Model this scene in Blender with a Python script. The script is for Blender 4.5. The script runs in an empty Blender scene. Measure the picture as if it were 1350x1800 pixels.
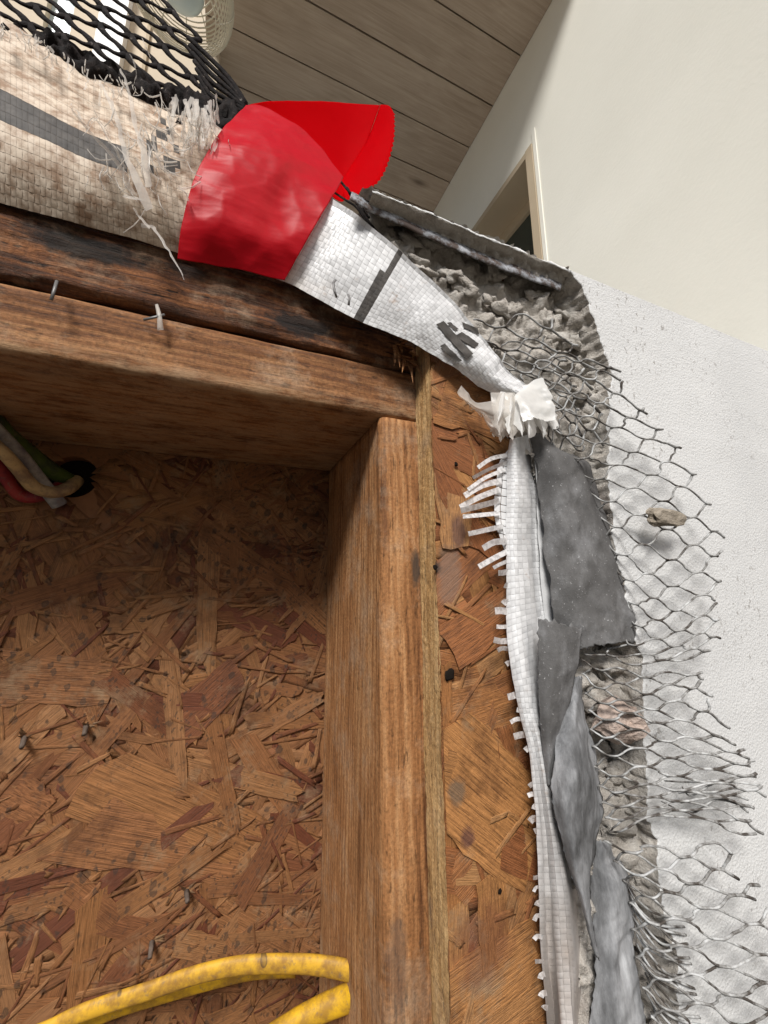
import bpy, bmesh, math, random
from mathutils import Vector, Matrix, noise
random.seed(7)
S = bpy.context.scene
C = S.collection
# ------------------------------------------------------------------ camera
CZ = 1.30                                   # camera height above the ground
F, AX, AY, AZ = 664.93, 0.18153, -0.037795, -0.353423
MB = Matrix(((1, 0, 0), (0, 0, -1), (0, 1, 0)))
MR = Matrix.Rotation(AZ, 3, 'Z') @ MB @ Matrix.Rotation(AX, 3, 'X') @ Matrix.Rotation(AY, 3, 'Y')
cd = bpy.data.cameras.new('camera'); cam = bpy.data.objects.new('camera', cd); C.objects.link(cam)
cam.matrix_world = Matrix.Translation((0, 0, CZ)) @ MR.to_4x4()
cd.sensor_fit = 'VERTICAL'; cd.sensor_height = 36; cd.sensor_width = 27
cd.lens = F / 1800 * 36; cd.clip_start = 0.01; cd.clip_end = 500
S.camera = cam
S.render.resolution_x, S.render.resolution_y = 768, 1024
# ------------------------------------------------------------------ world, sun, exposure
SUN_EL, SUN_AZ = 44, -32                    # degrees; azimuth from behind the camera, negative is to the left
W = bpy.data.worlds.new('World'); S.world = W; W.use_nodes = True
wn = W.node_tree; bg = wn.nodes['Background']
sky = wn.nodes.new('ShaderNodeTexSky'); sky.sky_type = 'NISHITA'; sky.sun_disc = False
sky.sun_elevation = math.radians(SUN_EL); sky.sun_rotation = math.radians(180 + SUN_AZ)
sky.air_density = 1.0; sky.dust_density = 3.0; sky.ozone_density = 1.0
wn.links.new(sky.outputs[0], bg.inputs[0]); bg.inputs[1].default_value = 0.05
sd = bpy.data.lights.new('sun', 'SUN'); sun = bpy.data.objects.new('sun', sd); C.objects.link(sun)
sd.energy = 3.1; sd.angle = math.radians(17); sd.color = (1, 0.972, 0.935)
a, e = math.radians(SUN_AZ), math.radians(SUN_EL)
sdir = Vector((math.sin(a) * math.cos(e), -math.cos(a) * math.cos(e), math.sin(e)))
sun.rotation_euler = sdir.to_track_quat('Z', 'Y').to_euler(); sun.location = (0, -3, 5)
S.view_settings.view_transform = 'Standard'; S.view_settings.look = 'None'
S.view_settings.exposure = 0.6; S.view_settings.gamma = 1

# ------------------------------------------------------------------ pixel helpers (photograph 1350 x 1800)
def ray(px, py): return MR @ Vector(((px - 675) / F, (900 - py) / F, -1))
def PY(px, py, y):
    r = ray(px, py); r = r * (y / r.y); return Vector((r.x, r.y, r.z + CZ))
def PX(px, py, x):
    r = ray(px, py); r = r * (x / r.x); return Vector((r.x, r.y, r.z + CZ))
def PZ(px, py, z):
    r = ray(px, py); r = r * ((z - CZ) / r.z); return Vector((r.x, r.y, r.z + CZ))
D = 0.215                                   # stud and plate front plane
YO = 0.1945                                 # front of the sheathing
YB = 0.356                                  # rear sheathing
YS = 0.172                                  # stucco face
# ------------------------------------------------------------------ mesh helpers
def tag(o, label=None, cat=None, group=None, kind=None):
    if label: o['label'] = label
    if cat: o['category'] = cat
    if group: o['group'] = group
    if kind: o['kind'] = kind
    return o
def thing(name, loc, label, cat, group=None):
    o = bpy.data.objects.new(name, None); C.objects.link(o); o.location = loc; o.empty_display_size = .02
    return tag(o, label, cat, group)
def gl(o):
    v = Vector(o.location)
    while o.parent: o = o.parent; v += o.location
    return v
def mk(name, V, Fc, mats, parent=None, smooth=True, mi=None, solid=0):
    V = [Vector(v) for v in V]
    lo = Vector((min(v.x for v in V), min(v.y for v in V), min(v.z for v in V)))
    hi = Vector((max(v.x for v in V), max(v.y for v in V), max(v.z for v in V)))
    b = Vector(((lo.x + hi.x) / 2, (lo.y + hi.y) / 2, lo.z))
    me = bpy.data.meshes.new(name); me.from_pydata([v - b for v in V], [], Fc)
    if not isinstance(mats, (list, tuple)): mats = [mats]
    for m in mats: me.materials.append(m)
    if smooth: me.polygons.foreach_set('use_smooth', [True] * len(me.polygons))
    if mi: me.polygons.foreach_set('material_index', mi)
    me.update()
    o = bpy.data.objects.new(name, me); C.objects.link(o)
    if parent: o.parent = parent; o.location = b - gl(parent)
    else: o.location = b
    if solid:
        md = o.modifiers.new('thickness', 'SOLIDIFY'); md.thickness = solid; md.offset = 0
    return o
def cr(P, t):
    n = len(P) - 1; t = max(0, min(n - 1e-6, t * n)); i = int(t); f = t - i
    p0, p1, p2, p3 = P[max(i - 1, 0)], P[i], P[i + 1], P[min(i + 2, n)]
    return tuple(.5 * (2 * b + (c - a) * f + (2 * a - 5 * b + 4 * c - d) * f * f + (3 * b - a - 3 * c + d) * f ** 3)
                 for a, b, c, d in zip(p0, p1, p2, p3))
def lerp(P, t):
    n = len(P) - 1; t = max(0, min(n - 1e-6, t * n)); i = int(t); f = t - i
    return tuple(a + (b - a) * f for a, b in zip(P[i], P[i + 1]))
def fbm(v, o=4): return noise.fractal(v, 1.0, 2.0, o)
def grid_faces(nu, nv):
    return [(i * nv + j, i * nv + j + 1, (i + 1) * nv + j + 1, (i + 1) * nv + j) for i in range(nu - 1) for j in range(nv - 1)]
def loft(rows, nu, nv, wr=0, wf=40, seed=0, straight=False):
    """rows of (px,py,depth) -> world points grid nu x nv"""
    G = []
    for i in range(nu):
        u = i / (nu - 1); row = [cr([r[k] for r in rows], u) for k in range(len(rows[0]))]
        for j in range(nv):
            px, py, y = (lerp if straight else cr)(row, j / (nv - 1))
            p = PY(px, py, y)
            if wr: p.y += wr * fbm(Vector((p.x * wf + seed, seed * 1.7, p.z * wf)), 4)
            G.append(p)
    return G
def tube(pts, r, sides=6, flat=1.0, taper=None, up=None):
    pts = [Vector(p) for p in pts]; V = []; Fc = []; n = len(pts); pn = None
    for i, p in enumerate(pts):
        t = (pts[min(i + 1, n - 1)] - pts[max(i - 1, 0)]).normalized()
        if pn is None:
            ref = up or Vector((0, 1, 0))
            if abs(t.dot(ref)) > .95: ref = Vector((1, 0, 0))
            pn = (ref - t * ref.dot(t)).normalized()
        else:
            q = pn - t * pn.dot(t)
            pn = q.normalized() if q.length > 1e-6 else pn
        b = t.cross(pn); rr = r * (taper(i / (n - 1)) if taper else 1)
        for k in range(sides):
            an = 2 * math.pi * k / sides
            V.append(p + pn * math.cos(an) * rr * flat + b * math.sin(an) * rr)
    for i in range(n - 1):
        for k in range(sides):
            k2 = (k + 1) % sides
            Fc.append((i * sides + k, i * sides + k2, (i + 1) * sides + k2, (i + 1) * sides + k))
    Fc.append(tuple(range(sides))[::-1]); Fc.append(tuple((n - 1) * sides + k for k in range(sides)))
    return V, Fc
def smooth_path(P, n): return [PY(*cr(P, i / (n - 1))) for i in range(n)]
def box(x0, x1, y0, y1, z0, z1):
    V = [(x, y, z) for x in (x0, x1) for y in (y0, y1) for z in (z0, z1)]
    return V, [(0, 1, 3, 2), (4, 6, 7, 5), (0, 4, 5, 1), (2, 3, 7, 6), (0, 2, 6, 4), (1, 5, 7, 3)]
def ribbon(P, w, n=10, tw=0.0, seed=0, crown=.0004):
    """strip of sheet along px path; w width in px; returns V,F"""
    V = []
    for i in range(n):
        t = i / (n - 1); x, y, d = cr(P, t); x2, y2, _ = cr(P, min(1, t + .02)); x1, y1, _ = cr(P, max(0, t - .02))
        dx, dy = x2 - x1, y2 - y1; L = math.hypot(dx, dy) or 1; ww = (w(t) if callable(w) else w) / 2
        nx, ny = -dy / L * ww, dx / L * ww
        V += [PY(x + nx, y + ny, d - tw), PY(x, y, d - crown), PY(x - nx, y - ny, d + tw)]
    return V, grid_faces(n, 3)
def lump(c, r, seed, sq=(1, 1, 1), amp=.35, sub=2):
    bm = bmesh.new(); bmesh.ops.create_icosphere(bm, subdivisions=sub, radius=1)
    V = []
    for v in bm.verts:
        k = 1 + amp * fbm(v.co * 1.3 + Vector((seed * 3.1, seed, -seed)), 3)
        V.append(Vector(c) + Vector((v.co.x * sq[0], v.co.y * sq[1], v.co.z * sq[2])) * r * k)
    Fc = [tuple(v.index for v in f.verts) for f in bm.faces]; bm.free(); return V, Fc
def inside(poly, x, y):
    r = False; n = len(poly); j = n - 1
    for i in range(n):
        xi, yi = poly[i]; xj, yj = poly[j]
        if (yi > y) != (yj > y) and x < (xj - xi) * (y - yi) / (yj - yi) + xi: r = not r
        j = i
    return r
# ------------------------------------------------------------------ materials
class NB:
    def __init__(s, name):
        s.m = bpy.data.materials.new(name); s.m.use_nodes = True; s.t = s.m.node_tree
        s.b = s.t.nodes['Principled BSDF']
    def n(s, ty, **kw):
        n = s.t.nodes.new('ShaderNode' + ty)
        for k, v in kw.items():
            if k.startswith('_'): setattr(n, k[1:], v)
            else:
                key = k.replace('__', ' ')
                inp = n.inputs[int(key[1:])] if key[0] == 'i' and key[1:].isdigit() else n.inputs[key]
                s.set(inp, v)
        return n
    def set(s, inp, v):
        if isinstance(v, bpy.types.NodeSocket): s.t.links.new(v, inp)
        elif isinstance(v, bpy.types.Node): s.t.links.new(v.outputs[0], inp)
        else:
            if isinstance(v, (tuple, list)) and len(v) == 3 and inp.type == 'RGBA': v = (*v, 1)
            inp.default_value = v
    def pos(s): return s.n('NewGeometry').outputs['Position']
    def obj(s): return s.n('TexCoord').outputs['Object']
    def map(s, v, sc, loc=(0, 0, 0), rot=(0, 0, 0)): return s.n('Mapping', Vector=v, Scale=sc, Location=loc, Rotation=rot)
    def noise(s, v, scale=1, detail=6, rough=.55, dist=0):
        return s.n('TexNoise', Vector=v, Scale=scale, Detail=detail, Roughness=rough, Distortion=dist).outputs[0]
    def ramp(s, f, stops, mode='LINEAR'):
        r = s.n('ValToRGB', Fac=f); cr_ = r.color_ramp; cr_.interpolation = mode
        while len(cr_.elements) < len(stops): cr_.elements.new(.5)
        for el, (p, c) in zip(cr_.elements, stops):
            el.position = p; el.color = (*c, 1) if isinstance(c, tuple) else (c, c, c, 1)
        return r.outputs[0]
    def mix(s, f, a, b, mode='MIX'):
        n = s.t.nodes.new('ShaderNodeMix'); n.data_type = 'RGBA'; n.blend_type = mode
        s.set(n.inputs[0], f); s.set(n.inputs[6], a); s.set(n.inputs[7], b); return n.outputs[2]
    def math(s, op, a, b=0, clamp=False):
        n = s.t.nodes.new('ShaderNodeMath'); n.operation = op; n.use_clamp = clamp
        s.set(n.inputs[0], a); s.set(n.inputs[1], b); return n.outputs[0]
    def sep(s, v, k): return s.n('SeparateXYZ', Vector=v).outputs[k]
    def bump(s, h, st=.3, dist=.001): s.set(s.b.inputs['Normal'], s.n('Bump', Height=h, Strength=st, Distance=dist))
    def out(s, col, rough=.8, spec=.3, **kw):
        s.set(s.b.inputs['Base Color'], col); s.set(s.b.inputs['Roughness'], rough); s.set(s.b.inputs['Specular IOR Level'], spec)
        for k, v in kw.items(): s.set(s.b.inputs[k.replace('__', ' ')], v)
        return s.m
def plain(name, col, rough=.6, spec=.4, **kw): return NB(name).out(col, rough, spec, **kw)

def stains(b, col, p, spots):
    n = b.noise(b.map(p, (150, 150, 150), loc=(1, 6, 2)), 1, 5, .65)
    for (px, py, y, rx, rz, c, k) in spots:
        q = PY(px, py, y)
        dx = b.math('MULTIPLY', b.math('SUBTRACT', b.sep(p, 0), q.x), 1 / rx); dz = b.math('MULTIPLY', b.math('SUBTRACT', b.sep(p, 2), q.z), 1 / rz)
        d = b.math('ADD', b.math('SQRT', b.math('ADD', b.math('MULTIPLY', dx, dx), b.math('MULTIPLY', dz, dz))), b.math('MULTIPLY', b.math('SUBTRACT', n, .5), 1.3))
        col = b.mix(b.ramp(b.math('MULTIPLY', d, .5), [(.3, k), (.55, 0.0)]), col, c)
    return col
def mat_lumber(name, ax, dark, mid, light, seed=0, streak=.5, grime=.5, bstr=.5, wear=None, spots=()):
    b = NB(name); p = b.pos()
    al, ac = 1.0, 1.0
    def sc(a_, c_): return (a_, c_, c_) if ax == 'x' else (c_, c_, a_)
    g1 = b.noise(b.map(p, sc(4, 70), loc=(seed, seed, seed)), 1, 6, .6, .6)
    g2 = b.noise(b.map(p, sc(22, 620)), 1, 7, .75)
    rings = b.n('TexWave', Vector=b.map(p, sc(1.2, 34), loc=(seed, 0, seed)), Scale=3.0, Distortion=7, Detail=3, _wave_type='BANDS', _bands_direction='DIAGONAL').outputs[1]
    f = b.math('ADD', b.math('MULTIPLY', g1, .62), b.math('MULTIPLY', rings, .13))
    f = b.math('ADD', f, b.math('MULTIPLY', b.math('SUBTRACT', g2, .5), .65))
    f = b.math('ADD', f, b.math('ADD', .165, b.math('MULTIPLY', b.math('SUBTRACT', b.noise(b.map(p, sc(14, 38), loc=(seed, 3, 3)), 1, 6, .65), .5), .55)))
    col = b.ramp(f, [(.28, dark), (.5, mid), (.72, light)])
    dashes = b.noise(b.map(p, sc(85, 430), loc=(3 + seed, 1, 2)), 1, 3, .6)
    col = b.mix(b.ramp(dashes, [(.31, streak), (.4, 0.0)]), col, (dark[0] * .25, dark[1] * .25, dark[2] * .25))
    gr = b.noise(b.map(p, (9, 9, 9) if not ax else sc(7, 22), loc=(seed * 2, 4, 1)), 1, 6, .6)
    col = b.mix(b.ramp(gr, [(.55, 0.0), (.72, grime)]), col, (dark[0] * .5, dark[1] * .55, dark[2] * .6))
    gy = b.noise(b.map(p, (30, 30, 30), loc=(seed, 9, 1)), 1, 7, .7)
    col = b.mix(b.ramp(gy, [(.5, 0.0), (.66, .42)]), col, (.40, .30, .205))
    spk = b.noise(b.map(p, (520, 520, 520)), 1, 4, .7)
    col = b.mix(1.0, col, b.ramp(spk, [(.3, .62), (.5, 1.0), (.7, 1.3)]), 'MULTIPLY')
    col = stains(b, col, p, spots)
    if wear:                                   # rubbed pale arris and its splinters
        zd = b.math('ABSOLUTE', b.math('SUBTRACT', b.sep(p, 2), wear))
        wf_ = b.math('MULTIPLY', b.ramp(b.math('MULTIPLY', zd, 60.0), [(.05, 1.0), (.5, 0.0)]), b.ramp(b.noise(b.map(p, (45, 130, 130), loc=(7, 7, 7)), 1, 7, .75), [(.42, 0.0), (.56, 1.0)]))
        col = b.mix(b.math('MULTIPLY', wf_, .8), col, b.mix(g2, (.22, .115, .05), (.50, .33, .19)))
    b.bump(b.math('ADD', b.math('ADD', g2, b.math('MULTIPLY', dashes, .8)), b.math('MULTIPLY', spk, .5)), bstr, .0013)
    return b.out(col, b.ramp(g2, [(.3, .6), (.7, .9)]), .25)

def mat_strand(name, cols, mold=0.0, dirt=.3, spots=()):
    b = NB(name); o = b.n('UVMap').outputs[0]; p = b.pos(); rnd = b.math('FRACT', b.math('ADD', b.math('MULTIPLY', b.n('ObjectInfo').outputs['Random'], 7.31), b.math('MULTIPLY', b.n('NewGeometry').outputs['Random Per Island'], 3.17)))
    off = b.math('MULTIPLY', rnd, 37.0)
    v = b.n('CombineXYZ', X=off, Y=b.math('MULTIPLY', rnd, 91.0), Z=0.0)
    vv = b.n('VectorMath', i0=b.map(o, (.6, 6.5, 6.5)), i1=v, _operation='ADD')
    g = b.noise(vv, 5, 7, .65, .3)
    fi = b.noise(b.n('VectorMath', i0=b.map(o, (4, 60, 60)), i1=v, _operation='ADD'), 1.2, 4, .6)
    base = b.ramp(rnd, [(i / (len(cols)), c) for i, c in enumerate(cols)], 'CONSTANT')
    k = b.ramp(g, [(.3, .42), (.5, 1.0), (.72, 1.4)])
    col = b.mix(1.0, base, k, 'MULTIPLY')
    col = b.mix(b.ramp(fi, [(.32, .85), (.46, 0.0)]), col, (.045, .018, .008))
    d = b.noise(b.map(p, (26, 26, 26)), 1, 8, .72)
    col = b.mix(b.ramp(d, [(.5, 0.0), (.72, dirt)]), col, (.055, .02, .010))
    d2 = b.noise(b.map(p, (33, 33, 33), loc=(5, 2, 8)), 1, 8, .75)
    col = b.mix(b.ramp(d2, [(.54, 0.0), (.7, dirt * .9)]), col, (.30, .2, .115))
    if mold:
        for sc_, th, lo in ((130, .24, .47), (290, .25, .46), (64, .16, .5)):
            w = b.noise(b.map(p, (200, 200, 200)), 1, 3, .6)
            pv = b.n('VectorMath', i0=p, i1=b.n('VectorMath', i0=b.n('CombineXYZ', X=w, Y=w, Z=w), i1=(.006, .006, .006), _operation='MULTIPLY'), _operation='ADD')
            vo = b.n('TexVoronoi', Vector=b.map(pv, (1, .2, .72), loc=(sc_, 0, sc_)), Scale=sc_).outputs['Distance']
            msk = b.noise(b.map(p, (16, 16, 16), loc=(sc_, 3, 1)), 1, 3, .5)
            fac = b.math('MULTIPLY', b.ramp(vo, [(th * .45, mold * .75), (th * .8, mold), (th * 1.15, 0.0)]), b.ramp(msk, [(lo, 0.0), (lo + .08, 1.0)]))
            col = b.mix(fac, col, (.045, .032, .024))
    col = stains(b, col, p, spots)
    b.bump(b.math('ADD', b.math('ADD', g, b.math('MULTIPLY', fi, .7)), b.math('MULTIPLY', b.noise(b.map(p, (330, 330, 330)), 1, 4, .65), .6)), .7, .0012)
    return b.out(col, b.ramp(g, [(.3, .5), (.7, .75)]), .28)
def mat_wrap(name='woven_wrap', dark=1.0):
    b = NB(name); p = b.pos(); isl = b.n('NewGeometry').outputs['Random Per Island']
    x = b.sep(p, 0); z = b.sep(p, 2)
    n1 = b.noise(b.map(p, (28, 28, 28)), 1, 7, .65); n2 = b.noise(b.map(p, (120, 120, 120)), 1, 6, .65)
    base = b.ramp(isl, [(0, .58), (.5, .65), (1, .71)])
    fl = b.math('ADD', b.math('MULTIPLY', x, -14.0), .62)                 # soiled towards the left end, strengthened to paint in some shading there
    dirty = b.math('ADD', fl, b.math('MULTIPLY', b.math('SUBTRACT', n1, .5), 1.6), True)
    col = b.mix(b.math('MULTIPLY', dirty, .92), base, b.mix(b.ramp(n2, [(.38, 0.0), (.58, 1.0)]), (.26, .15, .075), (.62, .51, .39)))
    rust = b.ramp(n2, [(.6, 0.0), (.72, .6)])
    col = b.mix(b.math('MULTIPLY', rust, b.ramp(n1, [(.5, 0.0), (.6, 1.0)])), col, (.33, .16, .05))
    low = b.ramp(b.math('ADD', b.math('SUBTRACT', 1.22, z), b.math('MULTIPLY', b.math('SUBTRACT', n1, .5), .2)), [(0, 0.0), (.13, .85)])
    col = b.mix(low, col, b.mix(n2, (.20, .165, .14), (.40, .34, .295)))     # dust-stained lower end
    if dark < 1: col = b.mix(1.0, col, (dark, dark * .93, dark * .86), 'MULTIPLY')
    b.bump(n2, .25, .0008)
    return b.out(col, b.math('ADD', b.ramp(isl, [(0, .32), (1, .5)]), b.math('MULTIPLY', dirty, .3)), .4)
def mat_print():
    b = NB('wrap_print'); p = b.pos(); n = b.noise(b.map(p, (160, 160, 160)), 1, 5, .6)
    return b.out(b.ramp(n, [(.3, (.035, .031, .028)), (.7, (.10, .09, .08))]), .65, .25)
def mat_strip():
    b = NB('fringe_plastic'); isl = b.n('ObjectInfo').outputs['Random']
    m = b.out(b.ramp(b.noise(b.map(b.pos(), (420, 420, 420)), 1, 2, .5), [(.42, .5), (.55, .78)]), .4, .4)
    b.b.inputs['Alpha'].default_value = 1; b.set(b.b.inputs['Transmission Weight'], .0)
    tr = b.n('BsdfTranslucent', Color=(.9, .9, .88, 1)); mx = b.n('MixShader', Fac=.35, i1=b.b.outputs[0], i2=tr.outputs[0])
    b.t.links.new(mx.outputs[0], b.t.nodes['Material Output'].inputs[0]); return m
def mat_film(name, col, tr_=.3, clear=.25):
    b = NB(name); p = b.pos(); n = b.noise(b.map(p, (220, 220, 220)), 1, 5, .6)
    b.bump(n, .3, .0008); m = b.out(col, .3, .5)
    tr = b.n('BsdfTranslucent', Color=(*col, 1)); mx = b.n('MixShader', Fac=tr_, i1=b.b.outputs[0], i2=tr.outputs[0])
    tp = b.n('BsdfTransparent'); m2 = b.n('MixShader', Fac=clear, i1=mx.outputs[0], i2=tp.outputs[0])
    b.t.links.new(m2.outputs[0], b.t.nodes['Material Output'].inputs[0]); return m
def mat_red(name='red_tape', fac=.34, rough=.42, spec=.22):
    b = NB(name); p = b.pos(); n = b.noise(b.map(p, (45, 45, 45)), 1, 4, .5); n2 = b.noise(b.map(p, (300, 300, 300)), 1, 4, .6)
    cre = b.noise(b.map(p, (16, 16, 70), rot=(0, .55, 0)), 1, 3, .5)
    b.bump(b.math('ADD', b.math('MULTIPLY', cre, 1.0), b.math('MULTIPLY', n2, .012)), .3, .004)
    m = b.out(b.mix(b.ramp(n2, [(.4, 0.0), (.7, .3)]), (.54, .002, .012), (.44, .001, .008)), rough, spec)
    tr = b.n('BsdfTranslucent', Color=(1, .0, .012, 1)); mx = b.n('MixShader', Fac=fac, i1=b.b.outputs[0], i2=tr.outputs[0])
    b.t.links.new(mx.outputs[0], b.t.nodes['Material Output'].inputs[0]); return m
def mat_stucco():
    b = NB('white_stucco'); p = b.pos()
    n = b.noise(b.map(p, (650, 650, 650)), 1, 4, .65); n2 = b.noise(b.map(p, (70, 70, 70)), 1, 6, .6); n3 = b.noise(b.map(p, (9, 9, 9)), 1, 5, .6)
    vo = b.n('TexVoronoi', Vector=p, Scale=560).outputs['Distance']
    col = b.ramp(n3, [(.3, (.56, .56, .552)), (.7, (.63, .63, .62))])
    spk = b.noise(b.map(p, (300, 300, 190), rot=(0, .7, 0)), 1, 3, .6)
    msk = b.ramp(b.noise(b.map(p, (14, 14, 14), loc=(2, 2, 7)), 1, 4, .6), [(.46, 0.0), (.6, 1.0)])
    col = b.mix(b.math('MULTIPLY', b.ramp(spk, [(.61, 0.0), (.69, .7)]), msk), col, (.24, .22, .2))
    scr = b.noise(b.map(p, (30, 30, 620), rot=(0, .62, 0), loc=(1, 3, 5)), 1, 2, .5)
    msk2 = b.ramp(b.noise(b.map(p, (11, 11, 11), loc=(9, 2, 3)), 1, 3, .6), [(.52, 0.0), (.6, .8)])
    col = b.mix(b.math('MULTIPLY', b.ramp(scr, [(.70, 0.0), (.74, .5)]), msk2), col, (.35, .33, .31))
    b.bump(b.math('ADD', b.math('MULTIPLY', n, .9), b.math('ADD', b.math('MULTIPLY', n2, .35), b.math('MULTIPLY', vo, .5))), .5, .0012)
    return b.out(col, .9, .15)
def mat_mortar():
    b = NB('grey_mortar'); p = b.pos()
    n = b.noise(b.map(p, (420, 420, 420)), 1, 5, .75); n2 = b.noise(b.map(p, (90, 90, 90)), 1, 8, .72); n3 = b.noise(b.map(p, (24, 24, 24), loc=(3, 1, 1)), 1, 5, .6)
    col = b.ramp(n2, [(.3, (.38, .335, .285)), (.5, (.60, .555, .495)), (.72, (.78, .745, .69))])
    col = b.mix(b.ramp(n3, [(.58, 0.0), (.72, .5)]), col, (.2, .13, .10))
    col = b.mix(b.ramp(n, [(.58, 0.0), (.7, .5)]), col, (.55, .53, .5))
    b.bump(b.math('ADD', b.math('MULTIPLY', n, 1.6), n2), 1.0, .0022); return b.out(col, .95, .1)
def mat_felt():
    b = NB('tar_felt'); p = b.pos()
    n = b.noise(b.map(p, (24, 24, 15), loc=(4, 1, 2)), 1, 7, .62); n2 = b.noise(b.map(p, (700, 700, 700)), 1, 3, .6); n3 = b.noise(b.map(p, (95, 95, 60)), 1, 7, .7)
    d = b.math('ADD', b.math('MULTIPLY', n, .7), b.math('MULTIPLY', n3, .3))
    col = b.ramp(d, [(.34, (.065, .062, .06)), (.5, (.115, .112, .11)), (.68, (.28, .28, .285))])
    col = b.mix(b.ramp(n2, [(.66, 0.0), (.72, .7)]), col, (.5, .5, .5))
    b.bump(b.math('ADD', n2, b.math('MULTIPLY', n3, 2)), .35, .0008); return b.out(col, .85, .2)
def mat_felt_pale():
    b = NB('dusty_felt'); p = b.pos()
    n = b.noise(b.map(p, (34, 34, 14), loc=(4, 1, 2)), 1, 7, .62); n3 = b.noise(b.map(p, (160, 160, 50)), 1, 7, .7)
    col = b.ramp(b.math('ADD', b.math('MULTIPLY', n, .6), b.math('MULTIPLY', n3, .4)), [(.36, (.06, .06, .06)), (.48, (.17, .172, .176)), (.6, (.34, .344, .352)), (.72, (.56, .57, .58))])
    b.bump(n3, .5, .0015); return b.out(col, .8, .2)
def mat_wire():
    b = NB('galvanised_wire'); p = b.pos(); n = b.noise(b.map(p, (90, 90, 90)), 1, 6, .65)
    col = b.ramp(n, [(.4, (.07, .06, .052)), (.5, (.25, .245, .235)), (.63, (.5, .505, .5))])
    b.bump(n, .3, .0004); return b.out(col, b.ramp(n, [(.4, .95), (.6, .8)]), .15, Metallic=.0)
def mat_black_lath():
    b = NB('tarred_lath'); p = b.pos(); n = b.noise(b.map(p, (230, 230, 230)), 1, 6, .7)
    b.bump(n, .8, .002); return b.out(b.ramp(n, [(.45, (.007, .005, .0045)), (.62, (.02, .014, .012)), (.7, (.16, .14, .125))]), .75, .12)
def mat_cable(name, base, spots):
    b = NB(name); p = b.pos(); n = b.noise(b.map(p, (80, 80, 80)), 1, 7, .65)
    col = b.mix(b.ramp(n, [(.42, 0.0), (.6, .85)]), base, (base[0] * .42, base[1] * .38, base[2] * .4 + .02))
    n5 = b.noise(b.map(p, (260, 260, 260)), 1, 6, .7); col = b.mix(b.ramp(n5, [(.56, 0.0), (.68, .6)]), col, (.16, .12, .085))
    if spots:
        vo = b.n('TexVoronoi', Vector=b.map(p, (75, 20, 48)), Scale=1).outputs['Distance']
        col = b.mix(b.ramp(vo, [(.08, .45), (.14, .8), (.17, 0.0)]), col, (.06, .04, .025))
    b.bump(n5, .25, .0008); return b.out(col, .55, .3)
def mat_plank():
    b = NB('stained_soffit_board'); p = b.pos(); r = b.n('ObjectInfo').outputs['Random']
    off = b.n('CombineXYZ', X=b.math('MULTIPLY', r, 50), Y=b.math('MULTIPLY', r, 20), Z=0.0)
    v = b.n('VectorMath', i0=p, i1=off, _operation='ADD')
    w = b.noise(b.map(v, (2.2, 7, 1)), 1, 4, .5)
    g = b.noise(b.map(v, (5, 130, 1)), 1, 7, .65, 1.2); k = b.noise(b.map(v, (3.5, 11, 1)), 1, 6, .6, 1.5)
    kn = b.n('TexVoronoi', Vector=b.map(v, (2.6, 7.2, .1)), Scale=1).outputs['Distance']
    col = b.ramp(b.math('ADD', b.math('MULTIPLY', g, .6), b.math('MULTIPLY', k, .4)), [(.32, (.30, .235, .175)), (.5, (.40, .32, .245)), (.66, (.48, .395, .31))])
    col = b.mix(b.ramp(kn, [(.03, .85), (.09, .35), (.16, 0.0)]), col, (.11, .075, .05))
    b.bump(g, .25, .002); return b.out(col, .75, .25)
def mat_paint(name, c0, c1, sc=3.0, bmp=.12):
    b = NB(name); p = b.pos(); n = b.noise(b.map(p, (sc, sc, sc)), 1, 6, .6); f = b.noise(b.map(p, (140, 140, 140)), 1, 4, .6)
    s = b.noise(b.map(p, (4, 3, 55), rot=(.5, 0, 0)), 1, 5, .6)
    col = b.mix(b.ramp(s, [(.66, 0.0), (.78, .3)]), b.ramp(n, [(.3, c0), (.7, c1)]), (c0[0] * .8, c0[1] * .8, c0[2] * .78))
    b.bump(b.math('ADD', f, b.math('MULTIPLY', n, 2.5)), bmp, .003); return b.out(col, .75, .2)
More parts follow.
